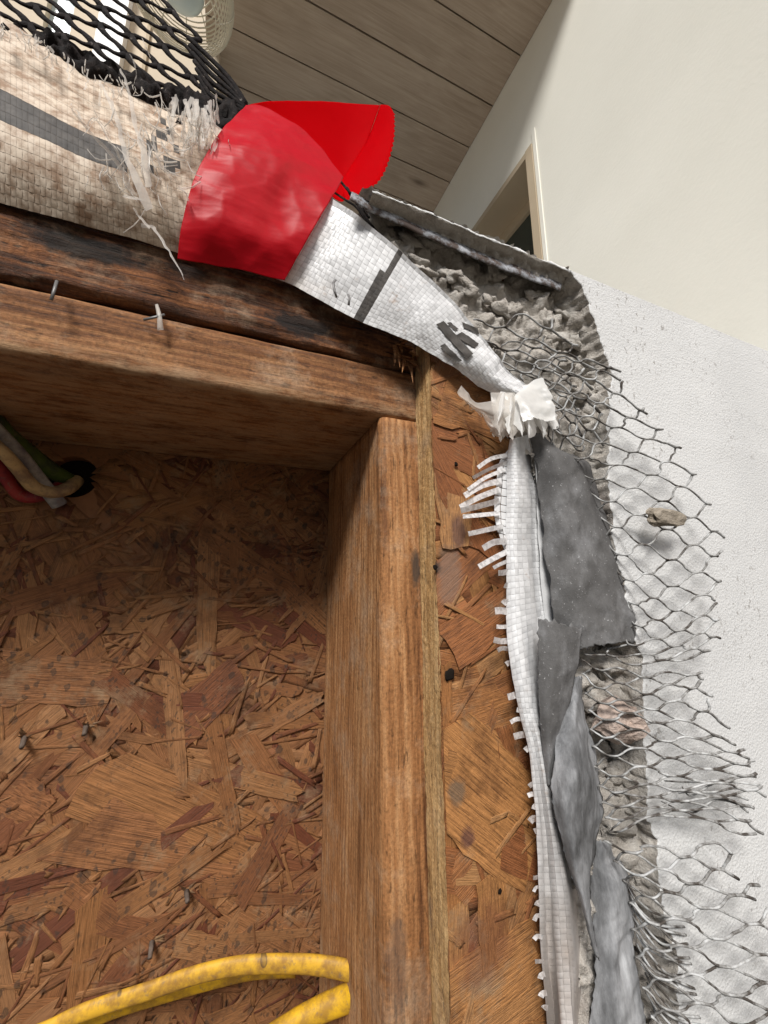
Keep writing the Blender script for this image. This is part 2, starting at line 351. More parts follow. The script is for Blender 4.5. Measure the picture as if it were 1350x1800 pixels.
M = dict(
    plate=mat_lumber('lumber_plate', 'x', (.055, .02, .008), (.19, .08, .03), (.33, .165, .07), 1.3, .6, .5, wear=CZ + .4985 * D + .002),
    rotten=mat_lumber('lumber_rotten', 'x', (.016, .007, .003), (.085, .031, .012), (.24, .095, .034), 5.2, .9, .85, .9, spots=((530, 575, D, .022, .009, (.008, .006, .005), .92), (150, 440, D, .03, .009, (.006, .005, .004), .9), (330, 480, D, .012, .006, (.01, .007, .005), .7))),
    stud=mat_lumber('lumber_stud', 'z', (.10, .038, .014), (.31, .14, .052), (.47, .255, .115), 2.1, .6, .3, spots=((731, 1000, D, .0035, .0125, (.05, .04, .032), .85), (700, 1700, D, .006, .03, (.10, .075, .06), .5))),
    splinter=mat_lumber('fresh_splinter', 'x', (.10, .04, .016), (.27, .115, .042), (.40, .2, .08), 4.4, .5, .4),
    edge=mat_lumber('sheathing_edge', 'z', (.18, .09, .032), (.44, .26, .105), (.60, .40, .19), 8.8, .7, .3, .9),
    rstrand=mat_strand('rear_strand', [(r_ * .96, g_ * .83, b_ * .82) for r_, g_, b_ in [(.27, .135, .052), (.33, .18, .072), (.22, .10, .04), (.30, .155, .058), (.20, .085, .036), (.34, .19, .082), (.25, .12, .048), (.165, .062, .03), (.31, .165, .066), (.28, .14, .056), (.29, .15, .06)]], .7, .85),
    fstrand=mat_strand('front_strand', [(.36, .155, .052), (.41, .195, .07), (.30, .115, .04), (.38, .175, .06), (.27, .10, .036), (.41, .205, .08), (.33, .135, .047)], 0, .85, spots=((805, 935, YO, .006, .013, (.10, .05, .045), .7), (802, 1390, YO, .006, .007, (.13, .10, .07), .7), (820, 1470, YO, .005, .006, (.07, .03, .035), .7), (790, 1010, YO, .009, .02, (.22, .15, .11), .6), (765, 997, YO, .005, .005, (.04, .03, .025), .8), (850, 1660, YO, .02, .02, (.14, .045, .025), .5))),
    osb=mat_strand('board_ground', [(.24, .105, .042), (.22, .095, .038)], .4, .6),
    wrap=mat_wrap(), wrapg=mat_wrap('wrap_joints', .55), print=mat_print(), strip=mat_strip(), red=mat_red(), redin=mat_red('red_tape_inside', .8, .6, .04), stucco=mat_stucco(), mortar=mat_mortar(),
    film=mat_film('torn_film', (.84, .83, .80), .35, .16), shred=mat_film('clear_shred', (.78, .74, .68), .35, .45),
    felt=mat_felt(), felt2=mat_felt_pale(), wire=mat_wire(), blath=mat_black_lath(),
    yellow=mat_cable('yellow_sheath', (.62, .35, .03), True), yellow2=mat_cable('clean_yellow_sheath', (.70, .40, .018), False),
    green=mat_cable('green_sheath', (.07, .11, .02), False), grey=mat_cable('grey_sheath', (.30, .29, .27), False),
    cream=mat_cable('cream_sheath', (.50, .36, .18), False), redc=mat_cable('red_sheath', (.30, .03, .025), False),
    plank=mat_plank(), cwall=mat_paint('cream_render', (.785, .768, .685), (.845, .828, .745)),
    frame=mat_paint('tan_trim', (.46, .37, .255), (.51, .42, .30), 5), beige=mat_paint('beige_render', (.58, .49, .37), (.64, .545, .42)),
    lampw=plain('cream_lamp_wire', (.66, .61, .49), .5), steel=plain('staple_steel', (.17, .165, .16), .5, .4, Metallic=.4),
    flash=NB('zinc_bead'), white=plain('sky_gap_white', (.88, .88, .87), .5), rust=mat_paint('rusty_steel', (.07, .05, .04), (.15, .115, .09), 150, .4), chipwood=mat_lumber('torn_wood', 'x', (.05, .022, .01), (.16, .085, .04), (.28, .17, .085), 6.6), dark=plain('dark_hole', (.012, .009, .007), .9, .1), deck=mat_paint('pale_deck', (.64, .62, .58), (.70, .68, .64), 2), soil=mat_paint('dark_soil', (.07, .06, .045), (.11, .095, .075), 2),
    glassg=plain('dark_window_glass', (.045, .055, .045), .08, .5), glassb=plain('pale_glass', (.52, .62, .64), .15, .6),
    chip=mat_paint('stone_chip', (.20, .17, .13), (.33, .285, .23), 120, .5), brick=mat_paint('pinkish_mortar', (.34, .25, .2), (.48, .40, .35), 120, .6), black=plain('black_cord', (.02, .018, .018), .5),
)
b = NB.__new__(NB); b.m = M['flash'].m; b.t = b.m.node_tree; b.b = b.t.nodes['Principled BSDF']
n_ = b.noise(b.map(b.pos(), (150, 150, 150)), 1, 7, .7)
M['flash'] = b.out(b.ramp(n_, [(.45, (.10, .075, .065)), (.53, (.27, .28, .30)), (.66, (.50, .52, .56))]), .55, .4, Metallic=.25)

# ------------------------------------------------------------------ ground, house, soffit
V, Fc = box(-60, 60, -60, 60, -.3, 0)
tag(mk('ground', V, Fc, M['soil'], smooth=False), kind='structure')  # unseen, added for bounce light; dark so little reaches the cavity
V, Fc = box(-4, 4, .42, 9, .001, .3)
tag(mk('bounce_deck', V, Fc, M['deck'], smooth=False), kind='structure')  # unseen deck, added pale to bounce light up to the soffit
HS = CZ + 1.65                               # soffit height
XC = 0.4665 * 1.65                           # side wall plane
hw = thing('house_wall', (XC, 2, 0), 'smooth cream rendered house wall rising behind the white stucco parapet', 'wall')
wc = PX(937, 251, XC)                        # window head corner
wy, wz = wc.y, wc.z
V, Fc = box(XC, XC + .25, .11, wy, 0, HS + .4); mk('wall', V, Fc, M['cwall'], hw, False)
V, Fc = box(XC, XC + .25, wy, 3.6, wz, HS + .4); mk('wall', V, Fc, M['cwall'], hw, False)
V, Fc = box(XC, XC + .25, wy + 1.1, 3.6, 0, wz); mk('wall', V, Fc, M['cwall'], hw, False)
V, Fc = box(XC, XC + .25, wy, wy + 1.1, 0, wz - 1.5); mk('wall', V, Fc, M['cwall'], hw, False)
fr = [box(XC - .006, XC + .11, wy + .002, wy + .028, wz - 1.498, wz - .002), box(XC - .004, XC + .11, wy + .028, wy + 1.098, wz - .022, wz - .002),
      box(XC + .1, XC + .125, wy + .028, wy + 1.09, wz - .06, wz - .022), box(XC - .006, XC + .11, wy + 1.07, wy + 1.098, wz - 1.498, wz - .022)]
VV, FF = [], []
for V, Fc in fr: FF += [tuple(q + len(VV) for q in f) for f in Fc]; VV += V
win = mk('window', VV, FF, M['frame'], hw, False)
V, Fc = box(XC + .112, XC + .12, wy + .02, wy + 1.09, wz - 1.49, wz - .05); mk('pane', V, Fc, M['glassg'], win, False)
# thin render bead round the opening
V, Fc = box(XC - .003, XC + .01, wy - .012, wy + .0, wz - 1.5, wz + .04); mk('casing_bead', V, Fc, M['cwall'], hw, False)
sf = thing('soffit', (0, 1.4, HS), 'grey-brown stained timber soffit of wide boards overhead', 'soffit')
k0 = PZ(787, 319, HS).y; pw = (k0 - PZ(918, 100, HS).y) / 3
for i in range(-8, 16):
    y0 = k0 + i * pw
    if y0 < .40 or y0 > 1.45: continue
    V, Fc = box(-.16, XC - .001, y0 + .0022, y0 + pw - .0022, HS + random.uniform(-.001, .001), HS + .02)
    mk('plank', V, Fc, M['plank'], sf, False)
V, Fc = box(-.16, XC - .002, .4, 1.6, HS + .021, HS + .05); mk('backing', V, Fc, M['dark'], sf, False)
# beige return wall with a white strip painted as a bright sky gap and a pale window, seen through the tarred lath
bw = thing('beige_wall', (-.9, 1.05, 0), 'beige house wall with a pale window behind the black lath', 'wall')
Yw = 1.03
def wx(px, py): return PY(px, py, Yw).x
xr, xg1, xg0, xw1, xw0 = wx(384, 112), wx(226, 60), wx(184, 45), wx(128, 30), wx(78, 30)
for x0, x1 in ((xw1, xr), (-2.6, xw0)):
    V, Fc = box(x0, x1, Yw, Yw + .12, 0, HS + .45); mk('wall', V, Fc, M['beige'], bw, False)
V, Fc = box(xw0, xw1, Yw, Yw + .12, 0, 1.9); mk('wall', V, Fc, M['beige'], bw, False)
V, Fc = box(xw0, xw1, Yw + .02, Yw + .03, 1.9, HS + .44); mk('pane', V, Fc, M['glassb'], bw, False)
V, Fc = box(wx(180, 45), wx(226, 60), Yw - .03, Yw - .001, .3, HS + .45); mk('sky_gap_strip', V, Fc, M['white'], bw, False)  # white box standing in for the bright sky gap
xs = wx(262, 60)
V, Fc = box(xs - .004, xs + .004, Yw - .008, Yw, 0, HS - .002); mk('cover_strip', V, Fc, M['frame'], bw, False)
# wire cage lantern hanging under the soffit
lc = PY(318, -22, .80)
lp = thing('pendant_lantern', lc, 'cream wire cage lantern hanging below the soffit boards', 'lamp')
LR, LH = .118, .06
for i in range(24):
    t = i / 23; z = lc.z - LH + t * LH * 2.2; r = LR * math.sqrt(max(.05, 1 - ((t - .45) / .62) ** 2))
    pts = [(lc.x + r * math.cos(q * math.pi / 20), lc.y + r * math.sin(q * math.pi / 20), z) for q in range(41)]
    V, Fc = tube(pts, .0017, 5); mk('wire_ring', V, Fc, M['lampw'], lp)
for q in range(12):
    an = q * math.pi / 6; pts = []
    for i in range(13):
        t = i / 12; z = lc.z - LH + t * LH * 2.2; r = LR * 1.01 * math.sqrt(max(.05, 1 - ((t - .45) / .62) ** 2)); pts.append((lc.x + r * math.cos(an), lc.y + r * math.sin(an), z))
    V, Fc = tube(pts, .0013, 5); mk('wire_rib', V, Fc, M['lampw'], lp)
V, Fc = lump((lc.x, lc.y, lc.z + .012), .052, 1, (1, 1, .8), 0, 3); mk('glass_globe', V, Fc, M['glassb'], lp)
V, Fc = tube([(lc.x, lc.y, lc.z + .05), (lc.x, lc.y, HS)], .003, 8); mk('cord', V, Fc, M['black'], lp)

# ------------------------------------------------------------------ framing lumber
def lumber(name, x0, x1, y0, y1, z0, z1, ax, mat, label, amp=.0004, r=.003, seg=160, fib=260, seed=0, cat='beam'):
    """rounded-rectangle section swept along the grain, with fibrous relief"""
    if ax == 'x': A0, A1, B0, B1, L0, L1 = y0, y1, z0, z1, x0, x1
    else: A0, A1, B0, B1, L0, L1 = x0, x1, y0, y1, z0, z1
    sec = []
    def edge(p, q, n):
        for i in range(n): t = i / n; sec.append((p[0] + (q[0] - p[0]) * t, p[1] + (q[1] - p[1]) * t))
    def arc(cx, cy, a0, n=4):
        for i in range(n): an = a0 + math.pi / 2 * i / n; sec.append((cx + r * math.cos(an), cy + r * math.sin(an)))
    na = max(6, int((A1 - A0) / .0022)); nb_ = max(6, int((B1 - B0) / .0022))
    edge((A0 + r, B0), (A1 - r, B0), na); arc(A1 - r, B0 + r, -math.pi / 2)
    edge((A1, B0 + r), (A1, B1 - r), nb_); arc(A1 - r, B1 - r, 0)
    edge((A1 - r, B1), (A0 + r, B1), na); arc(A0 + r, B1 - r, math.pi / 2)
    edge((A0, B1 - r), (A0, B0 + r), nb_); arc(A0 + r, B0 + r, math.pi)
    n = len(sec); V = []; Fc = []; ca, cb = (A0 + A1) / 2, (B0 + B1) / 2
    for i in range(seg + 1):
        l = L0 + (L1 - L0) * i / seg
        for a_, b_ in sec:
            h = amp * (fbm(Vector((l * 9, a_ * fib + seed, b_ * fib)), 4) + .8 * fbm(Vector((l * 40, a_ * 40 + seed, b_ * 40)), 3))
            da, db = a_ - ca, b_ - cb; q = math.hypot(da, db)
            # push along dominant normal
            ta, tb = abs(da) / (A1 - A0), abs(db) / (B1 - B0)
            if ta > tb: a2, b2 = a_ + math.copysign(h, da), b_
            else: a2, b2 = a_, b_ + math.copysign(h, db)
            V.append((l, a2, b2) if ax == 'x' else (a2, b2, l))
    for i in range(seg):
        for k in range(n):
            k2 = (k + 1) % n; Fc.append((i * n + k, i * n + k2, (i + 1) * n + k2, (i + 1) * n + k))
    Fc.append(tuple(range(n))[::-1]); Fc.append(tuple(seg * n + k for k in range(n)))
    if ax == 'z': Fc = [f[::-1] for f in Fc] if False else Fc
    return tag(mk(name, V, Fc, mat), label, cat)
ZP = CZ + .4985 * D                          # underside of the lower plate
ZJ = CZ + .6675 * D                          # joint between plates
XE = .5261 * D                               # cut edge of the front sheathing
XS = .4068 * D                               # left face of stud
lumber('top_plate', -.55, .7, D, YB - .001, ZP, ZJ - .0008, 'x', M['plate'], 'brown timber top plate with worn pale lower edge above the cavity', .0007, .004, 220, cat='plate', seed=2)
lumber('upper_plate', -.55, .7, D - .001, YB - .001, ZJ + .0012, ZJ + .0395, 'x', M['rotten'], 'dark rotted timber plate directly under the white wrap', .0028, .003, 260, 200, 5, 'plate')
lumber('wall_stud', XS, XS + .038, D + .0005, YB - .001, .04, ZP - .0008, 'z', M['stud'], 'vertical timber stud at the right side of the open cavity', .0006, .0045, 300, 240, 3, 'stud')

up = bpy.data.objects['upper_plate']
bk = lumber('blocking', -.55, .7, D + .012, YB - .004, ZJ + .041, ZJ + .075, 'x', M['rotten'], 'dark blocking hidden behind the soiled wrap above the rotted plate', .001, .003, 60, 200, 9, 'plate')
bk.parent = up; bk.location -= up.location; del bk['label']; del bk['category']
rnd = random.Random(31)
for k in range(22):
    x, y = rnd.uniform(690, 738), rnd.uniform(598, 640); L_ = rnd.uniform(14, 42); an = rnd.gauss(.35, .35) if k < 13 else rnd.gauss(1.4, .2); d = D - .004 - rnd.random() * .007
    V, Fc = tube([PY(x, y, D + .001), PY(x + L_ * .5 * math.cos(an), y + L_ * .5 * math.sin(an), d), PY(x + L_ * math.cos(an), y + L_ * math.sin(an), d - .002)], rnd.uniform(.0012, .0028), 4, .5, taper=lambda t: 1.05 - t)
    mk('splinter', V, Fc, M['splinter'], up, False)
# ------------------------------------------------------------------ strand boards
def strand_mesh(k):
    rnd = random.Random(100 + k); nx, ny = 9, 4; V = []
    sk = rnd.uniform(-.12, .12); bend = rnd.uniform(-.12, .12); tp = rnd.uniform(.0, .35)
    e0 = [rnd.uniform(-.09, .03) for _ in range(ny)]; e1 = [rnd.uniform(-.03, .09) for _ in range(ny)]
    s0 = [rnd.uniform(-.05, .05) for _ in range(nx)]; s1 = [rnd.uniform(-.05, .05) for _ in range(nx)]
    cup = rnd.uniform(-.5, .8); ph = rnd.uniform(0, 6)
    for i in range(nx):
        for j in range(ny):
            u, w = i / (nx - 1) - .5, j / (ny - 1) - .5
            x = u + w * sk + (e0[j] if i == 0 else e1[j] if i == nx - 1 else 0)
            y = w * (1 - tp * (u + .5)) + bend * (u * u) * 2 + (s0[i] if j == 0 else s1[i] if j == ny - 1 else 0)
            z = .25 * math.sin(u * 5 + ph) + cup * w * w + rnd.uniform(-.1, .1)
            V.append((x, y, z))
    n = len(V); Fc = grid_faces(nx, ny)
    rim = [i * ny for i in range(nx)] + [(nx - 1) * ny + j for j in range(1, ny)] + [i * ny + ny - 1 for i in range(nx - 2, -1, -1)] + [j for j in range(ny - 2, 0, -1)]
    V += [(V[i][0], V[i][1], V[i][2] - 1.1) for i in rim]; m = len(rim)
    Fc += [(rim[i], n + i, n + (i + 1) % m, rim[(i + 1) % m]) for i in range(m)]
    me = bpy.data.meshes.new('strand'); me.from_pydata(V, [], Fc)
    bm = bmesh.new(); bm.from_mesh(me); bmesh.ops.recalc_face_normals(bm, faces=bm.faces); bm.to_mesh(me); bm.free()
    uvl = me.uv_layers.new(name='UVMap')
    for lo_ in me.loops: co = me.vertices[lo_.vertex_index].co; uvl.data[lo_.index].uv = (co.x, co.y)
    # the top side must look along +z
    if me.polygons[0].normal.z < 0: me.flip_normals()
    return me
def clip(me, Q, x):
    bm = bmesh.new(); bm.from_mesh(me); bmesh.ops.transform(bm, matrix=Q, verts=bm.verts)
    bmesh.ops.bisect_plane(bm, geom=bm.verts[:] + bm.edges[:] + bm.faces[:], plane_co=(x, 0, 0), plane_no=(-1, 0, 0), clear_outer=True)
    bm.to_mesh(me); bm.free()
SM = [strand_mesh(k) for k in range(16)]
def strands(root, mat, n, xr_, zr_, y, seed, avoid=None, lw=((.045, .125), (.006, .022)), edge=None, thick=.00045, proud=.0016, specs=(), under=1400, slivers=1100):
    rnd = random.Random(seed); ms = []
    for m in SM:
        c = m.copy(); c.materials.append(mat); ms.append(c)
    L = []
    while len(L) < n:
        x, z = rnd.uniform(*xr_), rnd.uniform(*zr_); l, w = rnd.uniform(*lw[0]), rnd.uniform(*lw[1])
        an = rnd.gauss(0, .75) if rnd.random() < .6 else rnd.uniform(-1.57, 1.57)
        if avoid:
            ex, ez = avoid[0] - x, avoid[1] - z; t_ = max(-l * .55, min(l * .55, ex * math.cos(an) + ez * math.sin(an)))
            if math.hypot(ex - t_ * math.cos(an), ez - t_ * math.sin(an)) < avoid[2] + w * .6: continue
        if edge is not None:
            hx = abs(math.cos(an)) * l * .56 + abs(math.sin(an)) * w * .6
            if x + hx * .2 < edge: x = edge + hx * rnd.random()
        L.append((x, z, l, w, an, None))
    L += list(specs)
    V = []; Fc = []; UV = []
    for i in range(under):                     # strands of the layer below, showing only in the gaps
        m = SM[rnd.randrange(len(SM))]; l, w = rnd.uniform(*lw[0]), rnd.uniform(*lw[1]); an = rnd.gauss(0, .8); x, z = rnd.uniform(*xr_), rnd.uniform(*zr_)
        if avoid and math.hypot(x - avoid[0], z - avoid[1]) < avoid[2] + l * .5: continue
        if edge is not None:
            hx = abs(math.cos(an)) * l * .56 + abs(math.sin(an)) * w * .6
        b0 = len(V); c, s_ = math.cos(an), math.sin(an)
        for v in m.vertices:
            X, Y = v.co.x * l, v.co.y * w; V.append(Vector((x + X * c - Y * s_, y + .0002 - .0006 * i / under - v.co.z * thick * .6, z + X * s_ + Y * c))); UV.append((v.co.x, v.co.y))
        Fc += [tuple(b0 + q for q in p.vertices) for p in m.polygons]
    for i in range(slivers):                   # fine slivers pressed into the surface
        m = SM[rnd.randrange(len(SM))]; l, w = rnd.uniform(.012, .045), rnd.uniform(.0012, .0045); an = rnd.gauss(0, .9); x, z = rnd.uniform(*xr_), rnd.uniform(*zr_)
        if avoid and math.hypot(x - avoid[0], z - avoid[1]) < avoid[2] + l * .5: continue
        b0 = len(V); c, s_ = math.cos(an), math.sin(an)
        for v in m.vertices:
            X, Y = v.co.x * l, v.co.y * w; V.append(Vector((x + X * c - Y * s_, y - .0004 - proud * (i % 3 + 2) / 4 - v.co.z * .0002, z + X * s_ + Y * c))); UV.append((v.co.x, v.co.y * .25))
        Fc += [tuple(b0 + q for q in p.vertices) for p in m.polygons]
    if V:
        o = mk('strand_layer', V, Fc, mat, root); o['kind'] = 'stuff'; uvl = o.data.uv_layers.new(name='UVMap')
        for lo_ in o.data.loops: uvl.data[lo_.index].uv = UV[lo_.vertex_index]
        if edge is not None: clip(o.data, Matrix.Identity(4), edge - gl(o).x)
    for i, (x, z, l, w, an, _) in enumerate(L):
        o = bpy.data.objects.new('strand', ms[rnd.randrange(len(ms))]); C.objects.link(o); o.parent = root
        layer = i / len(L)
        o.location = Vector((x, y - .0002 - proud * layer - rnd.uniform(0, .0003), z)) - gl(root)
        Rm = Matrix.Rotation(math.pi / 2, 3, 'X') @ Matrix.Rotation(an, 3, 'Z')
        tilt = Matrix.Rotation(rnd.gauss(0, .006), 3, 'X') @ Matrix.Rotation(rnd.gauss(0, .02), 3, 'Z')
        Q = (tilt @ Rm).to_4x4() @ Matrix.Diagonal((l, w, thick, 1))
        if edge is not None and gl(o).x - l * .8 < edge:
            o.data = o.data.copy(); clip(o.data, Q, edge - gl(o).x + rnd.uniform(0, .0006))
            if not len(o.data.vertices): bpy.data.objects.remove(o)
        else: o.rotation_euler = (tilt @ Rm).to_euler(); o.scale = (l, w, thick)
rb = thing('rear_sheathing', (-.1, YB, .0), 'mould-spotted strand board closing the back of the cavity', 'strand board')
hc = PY(128, 838, YB); HR = .0165
# board with a real drilled hole
x0, x1, z0, z1 = -.55, XS + .04, .0, ZP + .09
ang = [i * 2 * math.pi / 40 for i in range(40)]
V = []; Fc = []
for an in ang:
    c, s_ = math.cos(an), math.sin(an); V.append((hc.x + HR * c, YB, hc.z + HR * s_))
for an in ang:
    c, s_ = math.cos(an), math.sin(an)
    k = min([(x1 - hc.x) / c if c > 1e-6 else 9, (x0 - hc.x) / c if c < -1e-6 else 9, (z1 - hc.z) / s_ if s_ > 1e-6 else 9, (z0 - hc.z) / s_ if s_ < -1e-6 else 9])
    V.append((hc.x + k * c, YB, hc.z + k * s_))
for an in ang: V.append((hc.x + HR * math.cos(an), YB + .011, hc.z + HR * math.sin(an)))
for i in range(40):
    j = (i + 1) % 40; Fc.append((i, j, 40 + j, 40 + i)); Fc.append((i, 80 + i, 80 + j, j))
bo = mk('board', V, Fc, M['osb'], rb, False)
V, Fc = box(x0, x1, YB + .011, YB + .013, z0, z1); mk('backing', V, Fc, M['dark'], rb, False)
V, Fc = box(x0 - .02, x1, YB + .014, YB + .03, 0, ZP + .12); mk('outer_skin', V, Fc, M['cwall'], rb, False)
def sp(px0, py0, px1, py1, wpx, y):
    a_, b_ = PY(px0, py0, y), PY(px1, py1, y); c = (a_ + b_) / 2; d = b_ - a_
    return (c.x, c.z, d.length, wpx * .00058, math.atan2(d.z, d.x), None)
rs = [sp(150, 1450, 420, 1500, 70, YB), sp(180, 1370, 440, 1480, 80, YB), sp(0, 1190, 190, 1200, 60, YB), sp(340, 1350, 560, 1225, 28, YB), sp(190, 1190, 320, 1290, 26, YB),
      sp(0, 1420, 60, 1450, 80, YB), sp(130, 1560, 260, 1660, 30, YB), sp(0, 1340, 110, 1240, 30, YB), sp(300, 1290, 420, 1180, 60, YB)]
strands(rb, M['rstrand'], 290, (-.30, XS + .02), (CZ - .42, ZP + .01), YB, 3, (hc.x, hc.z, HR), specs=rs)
fb = thing('front_sheathing', (.3, YO, 0), 'orange-brown strand board beside the stud, its cut edge showing', 'strand board')
TK = D - YO - .0006
V = []; Fc = []
# cut edge: rough fibrous strip, then face
nz, ny = 420, 9
ZT = CZ + .196
for i in range(nz + 1):
    z = CZ - .45 + (ZT - CZ + .45) * i / nz
    for j in range(ny):
        y = YO + .0002 + TK * j / (ny - 1)
        V.append((XE + .0009 * fbm(Vector((z * 30, y * 700, 1)), 4) + .0005 * fbm(Vector((z * 300, y * 300, 4)), 2), y, z))
Fc = grid_faces(nz + 1, ny)
mk('cut_edge', V, Fc, M['edge'], fb)
V, Fc = box(XE + .002, 1.0, YO + .0015, D - .0008, 0, ZT); mk('board', V, Fc, M['osb'], fb, False)
strands(fb, M['fstrand'], 150, (XE, .30), (CZ - .32, ZT), YO + .0015, 12, None, ((.045, .11), (.009, .027)), XE + .0003, under=800, slivers=260, specs=[sp(772, 1330, 950, 1480, 95, YO), sp(785, 1262, 935, 1215, 45, YO), sp(790, 1140, 900, 1060, 50, YO), sp(775, 700, 880, 735, 60, YO), sp(862, 1540, 872, 1690, 34, YO), sp(790, 1780, 940, 1660, 60, YO), sp(860, 1210, 900, 1330, 28, YO), sp(800, 870, 800, 960, 40, YO)])
# dark fixing holes in the front sheathing face
for px, py, r in ((790, 1186, .0030), (802, 816, .0013), (765, 997, .0014), (879, 1567, .0012)):
    c = PY(px, py, YO - .0012); V, Fc = lump(c, r, px, (1, .12, 1.2), .5); mk('nail_hole', V, Fc, M['dark'], fb)

# ------------------------------------------------------------------ stucco parapet: broken edge, mortar bed, lip
sw = thing('stucco_wall', (.6, YS + .02, 0), 'white sand-finish stucco wall with a broken left edge', 'wall')
SB = [(1003, 474), (1032, 522), (1050, 580), (1064, 620), (1076, 660), (1070, 720), (1070, 790), (1070, 850), (1077, 930), (1090, 1000), (1112, 1090), (1130, 1150), (1130, 1220), (1133, 1300),
      (1137, 1380), (1140, 1440), (1156, 1480), (1160, 1560), (1172, 1620), (1192, 1680), (1190, 1750), (1200, 1830), (1215, 1920), (1235, 2060)]
ZTOP = PY(1005, 476, YS).z
NR = 420; V = []; front = []
xs_ = [0, .0012, .003, .006, .012, .022, .04, .07, .12, .2, .32]
for i in range(NR):
    px, py = lerp(SB, i / (NR - 1)); p = PY(px, py, YS)
    p.z = min(p.z, ZTOP)
    j = .0036 * fbm(Vector((p.z * 75, 3, 1)), 5) + .0016 * fbm(Vector((p.z * 330, 8, 1)), 3)
    front.append((p.x + j, p.z))
rows = []
nc = 9
for i, (x, z) in enumerate(front):
    r = []
    for k in range(nc):                       # broken section, from the bed up to the face
        t = k / (nc - 1); y = YO - .0005 + (YS + .0012 - YO) * t
        w = math.sin(math.pi * t)
        xx = x - .006 * (1 - t) ** 1.5 + w * .0035 * fbm(Vector((x * 40, y * 260, z * 160)), 5) + .0045 * (1 - t) * fbm(Vector((7, y * 60, z * 60)), 4)
        r.append(Vector((xx, y, z + .001 * w * fbm(Vector((z * 200, y * 200, 5)), 3))))
    for k, dx in enumerate(xs_):
        r.append(Vector((x + dx * (XC - x) / .32 * 1.0 if dx > .05 else x + dx, YS + (.0004 if k == 0 else 0) + .0005 * fbm(Vector((x * 12 + dx * 40, 2, z * 30)), 3), z)))
    rows.append(r)
nr = len(rows[0]); V = [p for r in rows for p in r]
Fc = grid_faces(NR, nr); mi = [0 if (f % (nr - 1)) >= nc else 1 for f in range(len(Fc))]
mk('stucco_face', V, Fc, [M['stucco'], M['mortar']], sw, True, mi)
x0 = front[-1][0]
V, Fc = box(x0 - .05, XC, YS, YO, 0, front[-1][1] + .002); mk('lower_wall', V, Fc, M['stucco'], sw, False)
# sloping cap of the parapet behind the top edge
xt = PY(655, 322, YS).x
NL = 170; V = []; prof = [(0.011, -.0035), (.005, -.0022), (.0002, -.0012), (.0006, .0006), (.008, .0035), (.05, .02), (.15, .055), (.19, .055), (.19, -.06)]
for i in range(NL):
    x = xt + (XC - xt) * (i / (NL - 1)) ** 1.6
    on = x < front[0][0] + .004
    for k, (dy, dz) in enumerate(prof):
        j = .0011 * fbm(Vector((x * 90, k * 3.1, 2)), 5) + .0012 * fbm(Vector((x * 25, k, 5)), 2)
        zz = ZTOP + dz + j * (1 if k < 5 else .3)
        if not on and k < 2: zz = ZTOP - .0014
        V.append((x, YS + dy + (.0008 * fbm(Vector((x * 140, k, 9)), 4) if on else .0012), zz))
Fc = grid_faces(NL, len(prof)); mi = [1 if (f % (len(prof) - 1)) < 2 else 0 for f in range(len(Fc))]
mk('cap', V, Fc, [M['stucco'], M['mortar']], sw, True, mi)
# underside of the cap where the face has come away: dark ragged band, then the zinc bead
LT = [(640, 322), (700, 352), (780, 385), (860, 416), (940, 448), (1004, 476)]
LB = [(628, 345), (690, 385), (770, 420), (850, 456), (930, 488), (1000, 512)]
Gd = [[(*a_, YS + .001), ((a_[0] + b_[0]) / 2, (a_[1] + b_[1]) / 2, YS + .006), (*b_, YS + .009)] for a_, b_ in zip(LT, LB)]
G = loft(Gd, 150, 14, .004, 190, 3); mk('cap_underside', G, grid_faces(150, 14), M['mortar'], sw)
BT = [(618, 332), (680, 364), (760, 400), (850, 440), (930, 470), (988, 492)]
G = loft([[(x, y + 6, YS + .008), (x - 2, y + 13, YS + .0066), (x - 4, y + 20, YS + .0075)] for x, y in BT], 90, 6, .0007, 70, 6)
mk('zinc_bead', G, grid_faces(90, 6), M['flash'], sw, solid=.0006)
# mortar bed
BED = [(622, 352), (650, 350), (760, 405), (880, 460), (1000, 505), (1040, 560), (1066, 640), (1078, 700), (1078, 860), (1090, 960), (1128, 1120), (1140, 1300), (1150, 1440), (1172, 1560), (1205, 1680), (1215, 1830), (1250, 2000),
       (1010, 2000), (1000, 1700), (960, 1500), (950, 1250), (960, 1150), (960, 900), (880, 720), (800, 600), (690, 470), (650, 420)]
def bedh(p):
    q = Vector((p.x, 0, p.z))
    d, _ = noise.voronoi(q * 105); d2, _ = noise.voronoi(q * 210 + Vector((4, 2, 1)))
    d3, _ = noise.voronoi(q * 48 + Vector((1, 5, 2)) + .35 * Vector((fbm(q * 90, 3), 0, fbm(q * 90 + Vector((7, 0, 0)), 3))))
    h = .006 * max(0, 1 - d3[0] * 1.5) + .0032 * max(0, 1 - d[0] * 1.5) + .0012 * max(0, 1 - d2[0] * 1.4) + .005 * fbm(q * 75, 6) + .0022 * fbm(q * 260, 5)
    return h
idx = {}; V = []; Fc = []; st = 3.2
cols = int((1260 - 550) / st); rws = int((2000 - 320) / st)
def vid(i, j):
    if (i, j) not in idx:
        px, py = 550 + i * st, 320 + j * st
        p = PY(px, py, YO - .0015); h = max(.0004, bedh(p)) if py > 500 else bedh(p); p.y -= h; idx[(i, j)] = len(V); V.append(p)
    return idx[(i, j)]
for i in range(cols):
    for j in range(rws):
        if inside(BED, 550 + (i + .5) * st, 320 + (j + .5) * st): Fc.append((vid(i, j), vid(i + 1, j), vid(i + 1, j + 1), vid(i, j + 1)))
mk('mortar_bed', V, Fc, M['mortar'], sw)
rnd = random.Random(5)
